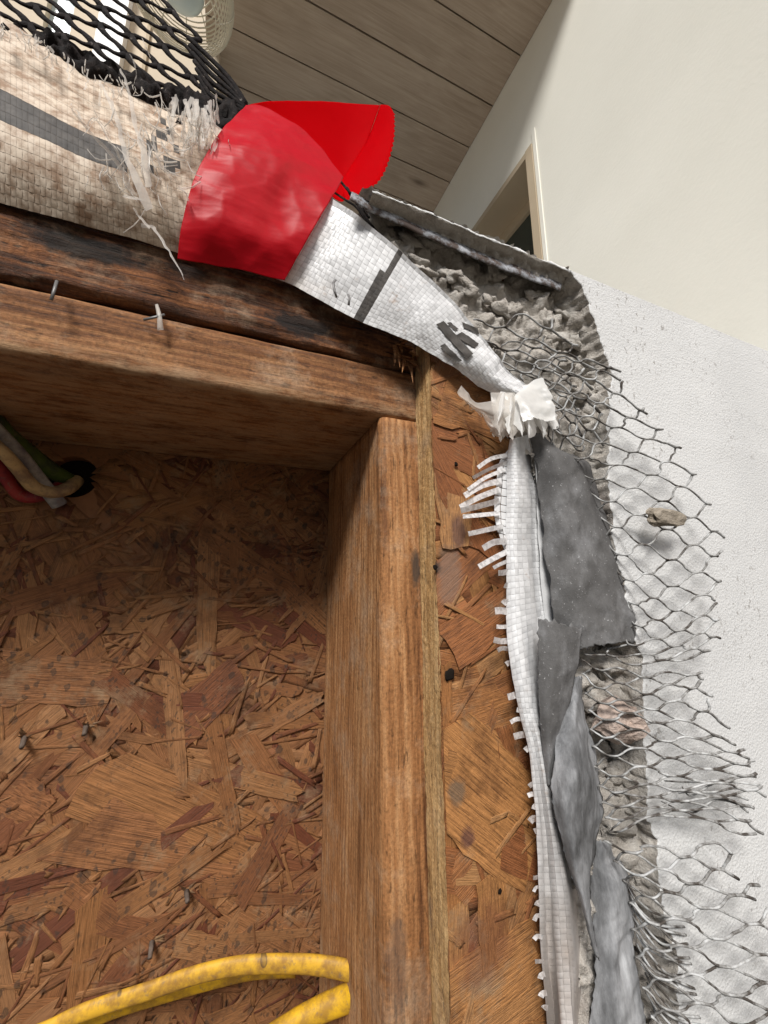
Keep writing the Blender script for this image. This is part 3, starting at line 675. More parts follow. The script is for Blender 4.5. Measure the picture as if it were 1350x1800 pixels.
LU = [(822, 507, 15), (797, 487, 13), (990, 600, 14), (1048, 600, 15), (935, 520, 12), (870, 480, 13), (760, 430, 12), (715, 420, 11), (1015, 690, 13), (960, 560, 14), (880, 540, 12), (1000, 640, 12), (745, 475, 10), (850, 600, 10),
      (1060, 1165, 22), (1075, 1225, 20), (1040, 1235, 16), (1110, 1180, 18), (1112, 1310, 22), (1100, 1345, 18), (1118, 1380, 20), (1075, 1450, 26), (1110, 1450, 20), (1090, 1490, 22), (1135, 1470, 16), (1120, 1530, 17), (1140, 1560, 14),
      (1140, 1610, 16), (1120, 1640, 12), (1105, 1650, 9), (1170, 1650, 18), (1180, 1710, 18), (1150, 1700, 16), (1165, 1780, 18), (1190, 1770, 15), (1030, 850, 12), (1055, 770, 14), (1045, 690, 13), (1040, 740, 12), (1064, 960, 10)]
for k in range(14):
    px, py = rnd.uniform(640, 1040), 0
    py = 345 + (px - 640) * .47 + rnd.uniform(18, 110)
    if inside(BED, px, py) and px > 680 and py < 425 + (px - 700) * .9: LU.append((px, py, rnd.uniform(6, 11)))
for k in range(16):
    py = rnd.uniform(1180, 1790); px = 1050 + (py - 1180) * .16 + rnd.uniform(-5, 80)
    LU.append((px, py, rnd.uniform(6, 13)))
for k, (px, py, r) in enumerate(LU):
    c = PY(px, py, YO - .0065); rr = r * .00046
    V, Fc = lump(c, rr, k * 1.37, (rnd.uniform(1, 1.7), .55, rnd.uniform(.6, 1.1)), .95, 3 if r > 12 else 2); mk('mortar_lump', V, Fc, M['mortar'], sw)

# ------------------------------------------------------------------ woven house wrap over the plates
PB = [(-160, 318), (-60, 340), (0, 357), (80, 378), (160, 400), (240, 422), (320, 446), (400, 468), (500, 495), (560, 527), (630, 563), (690, 587), (735, 607), (800, 650), (860, 688), (905, 705)]
PT = [(-160, -60), (-60, -8), (0, 28), (80, 82), (155, 132), (225, 160), (300, 198), (390, 228), (585, 350), (628, 378), (700, 438), (762, 496), (812, 548), (855, 600), (897, 655), (945, 688)]
YBt = [.2105] * 3 + [.21] * 4 + [.2095, .2075, .203, .198, .194, .190, .187, .184, .181]
YTp = [.222] * 7 + [.214, .192, .187, .182, .180, .179, .178, .178, .178]
BU = [.014] * 7 + [.011, .006, .005, .005, .005, .005, .005, .005, .004]
def wrapS(u, v, lift=0, wr=.0016):
    bx, by = cr(PB, u); tx, ty = cr(PT, u)
    yb, = cr([(q,) for q in YBt], u); yt, = cr([(q,) for q in YTp], u); bu, = cr([(q,) for q in BU], u)
    px, py = bx + (tx - bx) * v, by + (ty - by) * v
    y = yb + (yt - yb) * v * v - bu * math.sin(math.pi * min(1, v * 1.05)) - lift
    p = PY(px, py, y); p.y += wr * fbm(Vector((p.x * 55, 1.5, p.z * 55)), 4) * (.3 + 2.2 * max(0, u - .72) * 3)
    return p, px, py
def weave(S_, nu, nv, root, pr, keep=None, amp=.00007, gap=.05, k=3, matm=None, name='woven_tapes'):
    V = []; Fc = []; mi = []
    for i in range(nu):
        for j in range(nv):
            if keep and not keep((i + .5) / nu, (j + .5) / nv): continue
            par = (i + j) % 2; b0 = len(V); cx = cy = 0
            ra, rb_ = random.uniform(-1, 1), random.uniform(-1, 1)
            for a_ in range(k):
                for c_ in range(k):
                    s, t = a_ / (k - 1), c_ / (k - 1)
                    g0 = gap * (.5 if par else .1); g1 = gap * (.1 if par else .5)
                    u, v = (i + g0 + s * (1 - 2 * g0)) / nu, (j + g1 + t * (1 - 2 * g1)) / nv
                    crown = math.sin(math.pi * (s if par else t))
                    p, px, py = S_(u, v, amp * (2.2 * crown + .7 * ra * (s - .5) + .7 * rb_ * (t - .5)) + .0003); V.append(p)
                    if a_ == c_ == 1: cx, cy = px, py
            f = [(b0 + a_ * k + c_, b0 + a_ * k + c_ + 1, b0 + (a_ + 1) * k + c_ + 1, b0 + (a_ + 1) * k + c_) for a_ in range(k - 1) for c_ in range(k - 1)]
            Fc += f; mi += [1 if pr(cx, cy, (i + .5) / nu, (j + .5) / nv) else 0] * len(f)
    return mk(name, V, Fc, [matm or M['wrap'], M['print']], root, True, mi)
hwp = thing('house_wrap', PY(450, 480, .2), 'white woven house wrap rolled over the plates, soiled brown at left', 'house wrap')
G = [wrapS(i / 159, j / 23, -.0002)[0] for i in range(160) for j in range(24)]
mk('base_film', G, grid_faces(160, 24), M['wrapg'], hwp, solid=.0003)
GL = [[(767, 570), (780, 564), (832, 622), (820, 630)], [(812, 566), (816, 576), (843, 588), (840, 577)], [(800, 590), (812, 583), (842, 604), (834, 612)], [(773, 608), (782, 604), (812, 634), (803, 639)], [(786, 568), (791, 566), (806, 578), (801, 582)]]
def prn(px, py, u, v):
    if px < 222 and .46 < v < .62: return True
    q = (py - 447) / 112.0
    if -.1 < q < 1.05 and abs(px - (702 - 70 * q)) < 11: return True
    if 262 < px < 315 and 200 < py < 300 and random.random() < .38: return True
    return False
weave(wrapS, 120, 18, hwp, prn)
tab = []
for i in range(241):
    for j in range(37):
        p, px, py = wrapS(i / 240, j / 36)
        if 740 < px < 870 and 540 < py < 660: tab.append((px, py, p.y))
def wy_(px, py):
    near = sorted(tab, key=lambda t: (t[0] - px) ** 2 + (t[1] - py) ** 2)[:4]; ws = [1 / ((t[0] - px) ** 2 + (t[1] - py) ** 2 + 1) for t in near]
    return sum(w * t[2] for w, t in zip(ws, near)) / sum(ws)
for g_ in GL:                                   # scraps of the printed lettering
    V = []
    for i in range(16):
        for j in range(6):
            a_, c_ = i / 15, j / 5
            x = (g_[0][0] * (1 - c_) + g_[1][0] * c_) * (1 - a_) + (g_[3][0] * (1 - c_) + g_[2][0] * c_) * a_; y = (g_[0][1] * (1 - c_) + g_[1][1] * c_) * (1 - a_) + (g_[3][1] * (1 - c_) + g_[2][1] * c_) * a_
            x += 1.6 * noise.noise(Vector((x * .2, y * .2, 0))); V.append(PY(x, y, wy_(x, y) - .0011))
    mk('printed_mark', V, grid_faces(16, 6), M['print'], hwp)
# loose threads and torn film hanging at the tear left of the tape
def rib(name, P, w, mat, root, n=18, tw=.002, solid=0):
    P = [(x + random.uniform(-3, 3), y + random.uniform(-3, 3), d) for x, y, d in P]
    V, Fc = ribbon(P, (lambda t: (w(t) if callable(w) else w) * .7), n, random.uniform(-tw, tw))
    V = [v + Vector((.0009 * fbm(v * 160, 3), 0, .0009 * fbm(v * 160 + Vector((9, 0, 0)), 3))) for v in V]; return mk(name, V, Fc, mat, root, solid=solid)
SH = [([(250, 395, .200), (270, 400, .192), (295, 440, .188), (312, 468, .185), (326, 492, .184)], lambda t: 7 * (1 - t) + 2), ([(236, 365, .2), (248, 385, .192), (266, 402, .189)], 5), ([(214, 120, .205), (228, 160, .2), (236, 215, .194), (252, 270, .19), (262, 330, .19)], lambda t: 5 + 12 * t),
      ([(180, 150, .205), (205, 200, .195), (215, 260, .19), (240, 320, .188), (265, 370, .19)], lambda t: 6 + 16 * t), ([(128, 190, .195), (160, 235, .188), (200, 280, .186), (222, 320, .19), (235, 345, .195)], lambda t: 4 + 10 * t), ([(150, 235, .19), (168, 205, .185), (195, 250, .186), (225, 300, .19)], 4),
      ([(125, 183, .192), (140, 205, .187), (158, 225, .186)], 2.5), ([(143, 238, .188), (155, 222, .184), (172, 204, .185)], 3), ([(160, 180, .192), (172, 205, .186), (195, 245, .188)], 2.5), ([(240, 240, .192), (262, 262, .186), (262, 300, .186), (285, 318, .19)], 4), ([(270, 230, .195), (280, 280, .188), (300, 320, .192)], 6),
      ([(330, 180, .21), (334, 215, .2), (330, 260, .195)], 10), ([(345, 178, .212), (348, 215, .202), (346, 255, .195)], 12), ([(318, 200, .21), (322, 235, .2), (318, 275, .195)], 9), ([(378, 195, .212), (376, 225, .204), (372, 240, .2)], 4), ([(360, 185, .214), (360, 215, .204), (356, 245, .198)], 9),
      ([(310, 330, .196), (335, 328, .19), (355, 322, .192)], 6), ([(215, 342, .196), (230, 350, .19), (255, 352, .192)], 7), ([(150, 120, .216), (152, 140, .207), (150, 160, .2)], 5), ([(120, 100, .216), (122, 120, .208), (120, 142, .2)], 5), ([(175, 140, .216), (178, 160, .207), (174, 185, .199)], 6), ([(196, 150, .214), (200, 172, .205), (198, 192, .198)], 6),
      ([(228, 95, .222), (238, 125, .215), (230, 150, .208)], 2), ([(235, 165, .205), (245, 165, .203), (248, 155, .205)], 2.5), ([(60, 60, .217), (66, 82, .21), (64, 100, .203)], 6), ([(90, 84, .217), (95, 105, .21), (92, 124, .203)], 5)]
for P, w in SH: rib('loose_thread', P, w, M['shred'], hwp)
rnd = random.Random(15)
for k in range(34):
    x = rnd.uniform(300, 385); y = 205 + (x - 300) * .12 + rnd.uniform(-28, 45); L_ = rnd.uniform(25, 60)
    rib('loose_thread', [(x, y - L_ * .4, .2005), (x + rnd.uniform(-3, 3), y, .1945), (x + rnd.uniform(-6, 4), y + L_ * .6, .1925)], rnd.uniform(4, 10), M['shred'], hwp, 8)
V, Fc = [], []                                 # the finest fibres of the fray
rnd = random.Random(77)
for k in range(150):
    if k < 70: x, y = rnd.gauss(245, 38), rnd.gauss(265, 48); L_, an = rnd.uniform(15, 60), rnd.gauss(1.15, .5)
    elif k < 100: x, y = rnd.gauss(345, 22), rnd.gauss(215, 18); L_, an = rnd.uniform(12, 40), rnd.gauss(1.5, .25)
    else: x = rnd.uniform(0, 330); y = 38 + .5 * x + rnd.uniform(-8, 14); L_, an = rnd.uniform(8, 30), rnd.gauss(1.4, .4)
    dd = .196 if k < 100 else .208; cv = rnd.uniform(-.5, .5)
    P = [(x, y, dd), (x + L_ * .5 * math.cos(an), y + L_ * .5 * math.sin(an), dd - .003 - rnd.random() * .004), (x + L_ * math.cos(an + cv), y + L_ * math.sin(an + cv), dd - .001)]
    v, f = tube(smooth_path(P, 6), rnd.uniform(.00015, .0004), 4); Fc += [tuple(q + len(V) for q in g) for g in f]; V += v
o = mk('frayed_fibres', V, Fc, M['shred'], hwp); o['kind'] = 'stuff'
# ------------------------------------------------------------------ staples
def staple(name, P, label):
    V, Fc = tube([PY(*p) for p in P], .00075, 6, .7); tag(mk(name, V, Fc, M['steel']), label, 'staple', 'loose staples')
staple('staple', [(590, 492, .190), (586, 497, .186), (588, 512, .185), (592, 523, .186)], 'bent staple on the white wrap right of the red tape, the longer one')
staple('staple', [(612, 518, .189), (614, 523, .186), (613, 536, .186)], 'short bent staple on the white wrap next to a longer one')
staple('staple', [(100, 494, .2085), (96, 508, .205), (90, 527, .205)], 'single staple leg at the plate joint, far left')
staple('staple', [(253, 562, .2105), (270, 558, .207), (289, 553, .2085)], 'staple lying across a scrap of plastic at the plate joint')
V, Fc = ribbon([(275, 535, .211), (280, 555, .2075), (282, 580, .209)], lambda t: 5 + 6 * t, 8); tag(mk('plastic_scrap', V, Fc, M['shred'], solid=.0003), 'small clear plastic scrap pinned at the plate joint', 'plastic scrap')

# ------------------------------------------------------------------ red tape
rt = thing('red_tape', PY(410, 470, .205), 'glossy red tape wrapped round the house wrap with a loose flap', 'tape')
T = [[(312, 456, .2075), (320, 395, .2005), (343, 312, .1945), (383, 240, .197), (432, 187, .210)],
     [(340, 460, .2065), (355, 393, .1965), (380, 312, .1915), (415, 242, .1965), (458, 188, .212)],
     [(375, 465, .206), (394, 392, .194), (418, 312, .1915), (448, 245, .1935), (487, 200, .206)],
     [(420, 475, .2055), (442, 408, .1945), (468, 338, .1925), (492, 275, .1915), (520, 221, .203)],
     [(452, 483, .205), (474, 418, .1952), (500, 352, .1936), (524, 295, .1928), (550, 245, .203)],
     [(500, 494, .2045), (530, 440, .196), (558, 390, .1915), (582, 350, .191), (603, 314, .200)]]
G = loft(T, 90, 90, .0006, 26, 2); 
for p in G:
    q = Vector((p.x * 30 + p.z * 16, 2.2, p.z * 34 - p.x * 14)); d, _ = noise.voronoi(q); d2, _ = noise.voronoi(q * 2.1 + Vector((5, 0, 3)))
    p.y += .0030 * (d[1] - d[0]) * .5 - .0012 * d2[0]
mk('front_band', G, grid_faces(90, 90), M['red'], rt, solid=.00025)
Bk = [[(428, 230, .214), (430, 205, .213), (433, 186, .2115)], [(470, 260, .232), (468, 215, .236), (466, 180, .234)], [(530, 300, .243), (534, 235, .246), (540, 177, .243)], [(590, 350, .246), (600, 265, .25), (612, 182, .247)], [(606, 352, .243), (640, 262, .245), (668, 185, .243)]]
G = loft(Bk, 50, 40, .0006, 30, 9); mk('back_band', G, grid_faces(50, 40), M['redin'], rt, solid=.00025)
nv = 46; V = []
Fl = [[(669, 184, .242), (648, 240, .243), (622, 284, .242), (597, 322, .240)], [(684, 186, .233), (668, 245, .232), (640, 295, .231), (602, 335, .233)], [(692, 198, .228), (689, 255, .224), (664, 318, .222), (607, 352, .226)]]
for i in range(9):
    row = [cr([r[k] for r in Fl], i / 8) for k in range(4)]
    for j in range(nv):
        x, y, d = cr(row, j / (nv - 1))
        if i == 8: x += 2.5 * (j % 2); y += 1.5 * (j % 2)
        d += .0016 * noise.voronoi(Vector((x * .03, y * .03, 3)))[0][0]
        V.append(PY(x, y, d))
mk('loose_flap', V, grid_faces(9, nv), M['redin'], rt, solid=.00025)

# ------------------------------------------------------------------ torn film at the corner and the lower wrap flap
tf = thing('torn_film', PY(930, 765, .183), 'crumpled torn white film at the corner where the wraps meet', 'plastic film')
def film(name, rows, nu, nv, wr, wf, seed, mat, root, ragged=0):
    G = loft(rows, nu, nv, 0)
    for p in G:
        q = Vector((p.x, seed * .37, p.z)); d, _ = noise.voronoi(q * wf); d2, _ = noise.voronoi(q * wf * 2.3 + Vector((3, 1, 5)))
        p.y -= wr * (d[0] * .9 + .35 * d2[0] + .25 * fbm(q * wf * .6, 3))
    if ragged:
        for i in range(nu):
            k = (nu, nv); p = G[i * nv + nv - 1]; p.z += ragged * fbm(Vector((i * .9, seed, 0)), 3); p.x += ragged * .6 * fbm(Vector((i * .7, seed + 9, 0)), 3)
    return mk(name, G, grid_faces(nu, nv), mat, root, solid=0)
def fan(name, root, apex, rim, mat, n=6, m=20, wr=.0022, seed=1):
    V = []; nu = (len(rim) - 1) * n + 1
    for i in range(nu):
        x, y, d = lerp(rim, i / (nu - 1)); ax_, ay_, ad = lerp(apex, i / (nu - 1))
        for j in range(m):
            t = j / (m - 1); jag = (5 * noise.noise(Vector((i * .9, seed, 0))) if j == m - 1 else 0)
            p = PY(ax_ + (x - ax_) * t + jag, ay_ + (y - ay_) * t + jag, ad + (d - ad) * t ** .8)
            q = Vector((p.x, 0, p.z)); p.y -= wr * t * (noise.voronoi(q * 160 + Vector((seed, 0, 0)))[0][0] + fbm(q * 90, 3)); V.append(p)
    return mk(name, V, grid_faces(nu, m), mat, root)
fan('film_sheet', tf, [(880, 688, .179), (925, 676, .176), (948, 676, .177)], [(868, 712, .181), (876, 742, .172), (882, 730, .178), (894, 764, .170), (899, 742, .177), (914, 770, .171), (920, 748, .178), (927, 774, .168), (938, 765, .174), (941, 748, .179), (955, 772, .169), (960, 745, .177), (968, 760, .172), (979, 748, .170), (974, 728, .178)], M['film'])
fan('film_sheet', tf, [(905, 694, .173), (938, 668, .174)], [(918, 742, .170), (940, 736, .166), (956, 742, .169), (974, 740, .1675), (970, 716, .168), (962, 690, .1695), (952, 664, .172)], M['film'], seed=4)
fan('film_sheet', tf, [(862, 690, .181), (905, 690, .175)], [(866, 740, .178), (876, 768, .172), (886, 750, .178), (896, 775, .172), (908, 758, .178)], M['shred'], seed=7)
film('film_tail', [[(808, 680, .189), (800, 694, .186), (812, 708, .186)], [(830, 706, .187), (828, 716, .183), (835, 728, .185)], [(860, 708, .184), (858, 724, .180), (866, 745, .182)], [(890, 694, .182), (890, 722, .176), (895, 755, .178)]], 40, 20, .004, 90, 2, M['shred'], tf, .006)
film('film_tail', [[(838, 722, .187), (845, 735, .184), (856, 752, .185)], [(862, 735, .184), (866, 752, .181), (872, 772, .183)], [(890, 735, .181), (893, 748, .178), (900, 762, .181)]], 26, 20, .004, 100, 5, M['shred'], tf, .006)

lw = thing('lower_house_wrap', PY(960, 1790, .18), 'upright white woven wrap strip with fringed left edge on the strand board', 'house wrap')
WL = [(897, 772), (892, 812), (890, 870), (889, 950), (890, 1050), (893, 1150), (910, 1240), (930, 1320), (941, 1420), (945, 1520), (949, 1620), (956, 1720), (964, 1830), (980, 1980)]
WR_ = [(928, 764), (938, 812), (946, 870), (947, 950), (956, 1040), (964, 1120), (963, 1240), (975, 1310), (1000, 1420), (1024, 1520), (1044, 1620), (1052, 1720), (1050, 1830), (1060, 1980)]
def lowS(u, v, lift=0):
    a_, b_ = cr(WL, u), cr(WR_, u); px, py = a_[0] + (b_[0] - a_[0]) * v, a_[1] + (b_[1] - a_[1]) * v
    y = .1865 - .0075 * math.sin(math.pi * min(1, v * 1.2 + .05)) + .004 * v + .002 * math.sin(u * 9) - lift
    lo = max(0, u - .42)
    y += -.013 * lo * math.sin(v * 10 + u * 4) - .004 * lo * math.sin(v * 23 + u * 9)
    p = PY(px, py, y); p.y += .0014 * fbm(Vector((p.x * 70, 4, p.z * 22)), 4); return p, px, py
G = [lowS(i / 199, j / 19, -.0002)[0] for i in range(200) for j in range(20)]
mk('base_film', G, grid_faces(200, 20), M['wrap'], lw, solid=.0003)
weave(lowS, 118, 8, lw, lambda *a_: False, amp=.0001)
# inner fold in shade behind the strip
film('inner_fold', [[(930, 775, .188), (940, 780, .187)], [(940, 850, .189), (955, 850, .188)], [(944, 950, .190), (968, 950, .189)], [(950, 1040, .19), (975, 1040, .189)], [(958, 1120, .19), (985, 1120, .189)], [(960, 1250, .19), (990, 1250, .189)]], 60, 6, .002, 60, 3, M['wrap'], lw)
# second frayed layer behind the top of the strip
def frS(u, v, lift=0):
    a_ = cr([(893, 790), (876, 815), (872, 850), (868, 890), (872, 925), (886, 965)], u); px, py = a_[0] + (903 - a_[0]) * v, a_[1] + 6 * v
    p = PY(px, py, .1885 - .001 * math.sin(v * 3) - lift); return p, px, py
weave(frS, 14, 3, lw, lambda *a_: False, amp=.0001, gap=.14, name='frayed_weave')
FR = [(888, 800, 838, 826, 9), (890, 812, 830, 838, 9), (885, 825, 822, 858, 9), (878, 845, 815, 872, 9), (875, 860, 811, 888, 9), (874, 880, 812, 897, 9), (874, 902, 817, 912, 9), (880, 925, 824, 938, 9), (890, 952, 853, 968, 9), (890, 968, 846, 992, 9), (891, 985, 866, 998, 9), (892, 1004, 877, 1008, 9),
      (892, 1030, 886, 1030, 9), (892, 1060, 886, 1060, 9), (893, 1076, 868, 1079, 10), (893, 1101, 872, 1103, 10), (893, 1126, 872, 1129, 10), (893, 1142, 879, 1144, 10), (897, 1166, 890, 1170, 10), (912, 1217, 897, 1222, 11), (918, 1244, 911, 1248, 12), (922, 1266, 902, 1272, 12), (926, 1290, 906, 1294, 12), (932, 1312, 926, 1320, 11),
      (940, 1376, 928, 1379, 11), (942, 1397, 927, 1401, 12), (943, 1420, 938, 1424, 9), (943, 1440, 934, 1446, 10), (945, 1462, 940, 1466, 9), (946, 1540, 934, 1544, 11), (947, 1560, 941, 1563, 9), (948, 1586, 942, 1588, 9), (949, 1612, 942, 1614, 9), (950, 1648, 943, 1650, 8), (952, 1690, 945, 1694, 9), (954, 1712, 947, 1716, 9), (957, 1745, 950, 1750, 9), (959, 1772, 953, 1776, 9)]
for k, (xa, ya, xb, yb, w) in enumerate(FR):
    sag = random.uniform(-4, 4); w *= random.uniform(.55, 1.1); yb += random.uniform(-5, 5); xb += random.uniform(-5, 3)
    V, Fc = ribbon([(xa + 4, ya, .186), ((xa + xb) / 2, (ya + yb) / 2 - 2 + sag, .1835), (xb, yb, .1815 + random.uniform(-.002, .002))], w * 1.15, 7, random.uniform(-.0012, .0012), crown=0); mk('fringe_strip', V, Fc, M['strip'], lw, smooth=False)

# ------------------------------------------------------------------ tar felt pieces
def felt(name, rows, nu, nv, wr, seed, mat, label, straight=False):
    G = loft(rows, nu, nv, wr, 55, seed, straight)
    for p in G:
        q = Vector((p.x * 44 + seed, 1, p.z * 26)); d, _ = noise.voronoi(q); d2, _ = noise.voronoi(q * 2.4)
        p.y += .0022 * (d[1] - d[0]) - .0008 * d2[0]
    for i in range(nu):
        for j in (0, nv - 1): G[i * nv + j].x += .0016 * fbm(Vector((i * .5, seed, j)), 5)
    for j in range(nv):
        for i in (0, nu - 1): G[i * nv + j].z += .0032 * fbm(Vector((j * .5, seed, i)), 5)
    return tag(mk(name, G, grid_faces(nu, nv), mat, solid=.0005), label, 'building paper', 'torn building paper')
felt('building_paper', [[(930, 762, .186), (955, 768, .181), (985, 790, .180), (1008, 800, .184)], [(940, 812, .186), (972, 806, .175), (1008, 808, .172), (1038, 822, .178)], [(950, 900, .184), (985, 895, .1745), (1030, 890, .1725), (1062, 895, .175)],
      [(960, 990, .183), (1000, 985, .1745), (1050, 985, .1715), (1087, 985, .174)], [(975, 1090, .182), (1015, 1075, .1745), (1065, 1070, .171), (1108, 1070, .173)], [(1000, 1150, .186), (1030, 1140, .174), (1075, 1132, .169), (1119, 1126, .175)]], 70, 40, .0022, 3, M['felt'], 'large dark grey felt sheet bulging beside the white wrap strip')
felt('building_paper', [[(946, 1087, .1735), (985, 1095, .169), (1022, 1105, .172)], [(946, 1150, .174), (980, 1155, .1685), (1014, 1165, .173)], [(947, 1210, .175), (972, 1220, .17), (1000, 1235, .175)], [(951, 1290, .177), (965, 1300, .173), (982, 1310, .177)], [(960, 1380, .179), (968, 1382, .176), (978, 1390, .179)]], 60, 24, .0012, 8, M['felt'], 'narrow dark felt strip with square top over the wrap')
felt('building_paper', [[(1003, 1190, .182), (1010, 1188, .180), (1020, 1190, .182)], [(988, 1250, .178), (1010, 1260, .171), (1035, 1270, .18)], [(972, 1330, .174), (1012, 1340, .166), (1052, 1350, .18)], [(969, 1400, .173), (1010, 1410, .165), (1060, 1420, .181)], [(985, 1470, .172), (1015, 1480, .166), (1046, 1490, .18)],
      [(1008, 1540, .172), (1022, 1550, .168), (1038, 1560, .18)], [(1030, 1620, .174), (1036, 1625, .172), (1042, 1630, .178)], [(1048, 1680, .177), (1051, 1682, .176), (1054, 1686, .178)]], 80, 26, .002, 11, M['felt2'], 'pale dusty felt flap twisting beside the fringed wrap')
felt('building_paper', [[(1035, 1480, .188), (1058, 1478, .182), (1085, 1490, .186)], [(1040, 1550, .188), (1075, 1545, .179), (1108, 1560, .183)], [(1045, 1620, .187), (1080, 1620, .178), (1114, 1625, .182)], [(1045, 1700, .186), (1082, 1700, .178), (1116, 1690, .181)], [(1040, 1780, .186), (1085, 1780, .178), (1130, 1775, .181)], [(1040, 1850, .186), (1090, 1850, .178), (1145, 1850, .181)], [(1045, 1990, .186), (1100, 1990, .171), (1165, 1990, .181)]], 80, 30, .0022, 15, M['felt2'], 'dusty grey felt sheet at the bottom next to the wire lath')

# ------------------------------------------------------------------ wire lath standing off the broken edge
def wires(root, Lv, strand_n, ncell, r, seed, dep=(.178, .1655, .161, .158, .155), zig=.48, flatj=.22, jit=.15, name='wire'):
    """Lv: rows of [root, mid, tip] px; each wire zigzags between neighbouring wires"""
    rnd = random.Random(seed)
    def Sm(u, v):
        row = [cr([l[k] for l in Lv], v) for k in range(3)]
        t = min(u, 1.35)
        if t <= 1: x, y = cr(row, t)
        else: x, y = row[2][0] + (row[2][0] - row[1][0]) * 2 * (t - 1), row[2][1] + (row[2][1] - row[1][1]) * 2 * (t - 1)
        d = cr([(q,) for q in dep], min(t, 1))[0]
        return x, y, d
    def jv(a_, b_): return noise.noise(Vector((a_ * .9 + seed, b_ * .9, seed * .3)))
    for s in range(strand_n):
        pts = []; end = ncell + rnd.uniform(-.45, .3) + (1 if s % 2 else 0) * .1
        steps = 9; N = int(end * steps)
        for q in range(N + 1):
            k = q / steps; ph = (k + s) % 2; tri = ph if ph <= 1 else 2 - ph       # 0..1..0
            w = min(1, max(0, (tri - flatj / 2) / (1 - flatj))); w = w * w * (3 - 2 * w)
            off = (w - .5) * 2 * zig
            vv = (s + .5 + off * 1.02 + jit * jv(k, s + (off > 0))) / strand_n; uu = (k + jit * jv(s + (off > 0) + 50, k)) / ncell
            if vv < 0 or vv > 1: vv = min(1, max(0, vv))
            x, y, d = Sm(uu, vv); d += .0016 * noise.noise(Vector((x * .018, y * .018, seed)))
            tw = .0005 if w < .1 or w > .9 else 0
            pts.append(PY(x, y, d + tw * (1 if s % 2 else -1)))
        V, Fc = tube(pts, r, 6, taper=lambda t: .8 + .35 * t + .5 * abs(noise.noise(Vector((t * 7, s * 3.1, seed)))) + (.3 if t > .93 else 0)); mk(name, V, Fc, M['wire'], root)
wl = thing('wire_lath', PY(1180, 1130, .17), 'galvanised wire lath fan standing out beside the large felt sheet', 'wire lath', 'wire lath')
wires(wl, [[(935, 640), (1000, 625), (1060, 640)], [(945, 690), (1020, 665), (1098, 668)], [(960, 740), (1050, 722), (1140, 735)], [(985, 800), (1085, 785), (1186, 775)], [(1020, 850), (1130, 838), (1228, 838)], [(1045, 905), (1150, 905), (1258, 912)],
      [(1060, 965), (1160, 980), (1262, 972)], [(1080, 1025), (1170, 1045), (1272, 1032)], [(1095, 1082), (1180, 1100), (1268, 1078)], [(1080, 1132), (1170, 1140), (1256, 1122)], [(1026, 1150), (1135, 1170), (1245, 1150)]], 28, 5.2, .00055, 2)
wl2 = thing('wire_lath', PY(1200, 1470, .17), 'bunched wire lath springing out over the rubble in the middle of the broken edge', 'wire lath', 'wire lath')
wires(wl2, [[(1022, 1160), (1125, 1180), (1232, 1180)], [(1025, 1210), (1130, 1228), (1235, 1215)], [(1035, 1265), (1150, 1270), (1285, 1300)], [(1040, 1320), (1165, 1325), (1320, 1340)], [(1050, 1380), (1180, 1378), (1342, 1375)], [(1060, 1430), (1190, 1412), (1335, 1425)], [(1075, 1470), (1170, 1435), (1316, 1470)]], 21, 5.6, .00056, 5)
rnd = random.Random(41)
for k in range(5):                             # ends bunched together at the tip
    ya, yb = 1375 + k * 12 + rnd.uniform(-8, 8), 1365 + k * 14.5 + rnd.uniform(-5, 5)
    P = [(1180 + rnd.uniform(-20, 30), ya - 12 + rnd.uniform(-14, 14), .1645), (1215, ya + rnd.uniform(-12, 12), .162), (1255, 1405 + (k - 4) * 9 + rnd.uniform(-9, 9), .160), (1290, 1415 + (k - 4) * 12 + rnd.uniform(-6, 6), .158), (1338 - rnd.uniform(0, 26), yb, .156)]
    V, Fc = tube(smooth_path(P, 24), .0006, 6, .8, taper=lambda t: .7 + .5 * t); mk('wire', V, Fc, M['wire'], wl2)
wl3 = thing('wire_lath', PY(1230, 1790, .17), 'wide-meshed wire lath across the stucco in the bottom right corner', 'wire lath', 'wire lath')
wires(wl3, [[(1062, 1478), (1175, 1488), (1282, 1478)], [(1080, 1520), (1190, 1540), (1308, 1540)], [(1100, 1562), (1215, 1592), (1358, 1592)], [(1108, 1615), (1235, 1655), (1385, 1655)], [(1115, 1672), (1250, 1712), (1400, 1722)], [(1130, 1740), (1265, 1775), (1410, 1785)], [(1150, 1805), (1275, 1840), (1420, 1850)], [(1170, 1880), (1290, 1900), (1430, 1910)]], 17, 5, .00058, 9)
# compressed wires lying against the edge of the lower mortar
rnd = random.Random(21)
for k in range(15):
    y0 = 1560 + k * 17; P = [(1100 + k * 3.2 + rnd.uniform(-4, 4), y0 - 20, .181), (1120 + k * 3.4, y0 + 18 + rnd.uniform(-6, 6), .174), (1155 + k * 3.4, y0 + 45 + rnd.uniform(-6, 6), .171), (1200 + k * 3, y0 + 52 + rnd.uniform(-8, 8), .170)]
    V, Fc = tube(smooth_path(P, 18), .0006, 6); mk('wire', V, Fc, M['wire'], wl3)
wl4 = thing('wire_lath', PY(900, 690, .18), 'tangled wire lath pressed on the rubble above the torn film', 'wire lath', 'wire lath')
wires(wl4, [[(832, 562), (915, 552), (975, 560)], [(850, 595), (930, 590), (1005, 600)], [(872, 625), (950, 622), (1030, 632)], [(895, 655), (965, 655), (1040, 665)], [(925, 690), (985, 690), (1050, 700)], [(945, 735), (1000, 730), (1060, 735)], [(965, 790), (1015, 785), (1066, 790)]], 10, 4, .00062, 13, (.181, .177, .174))
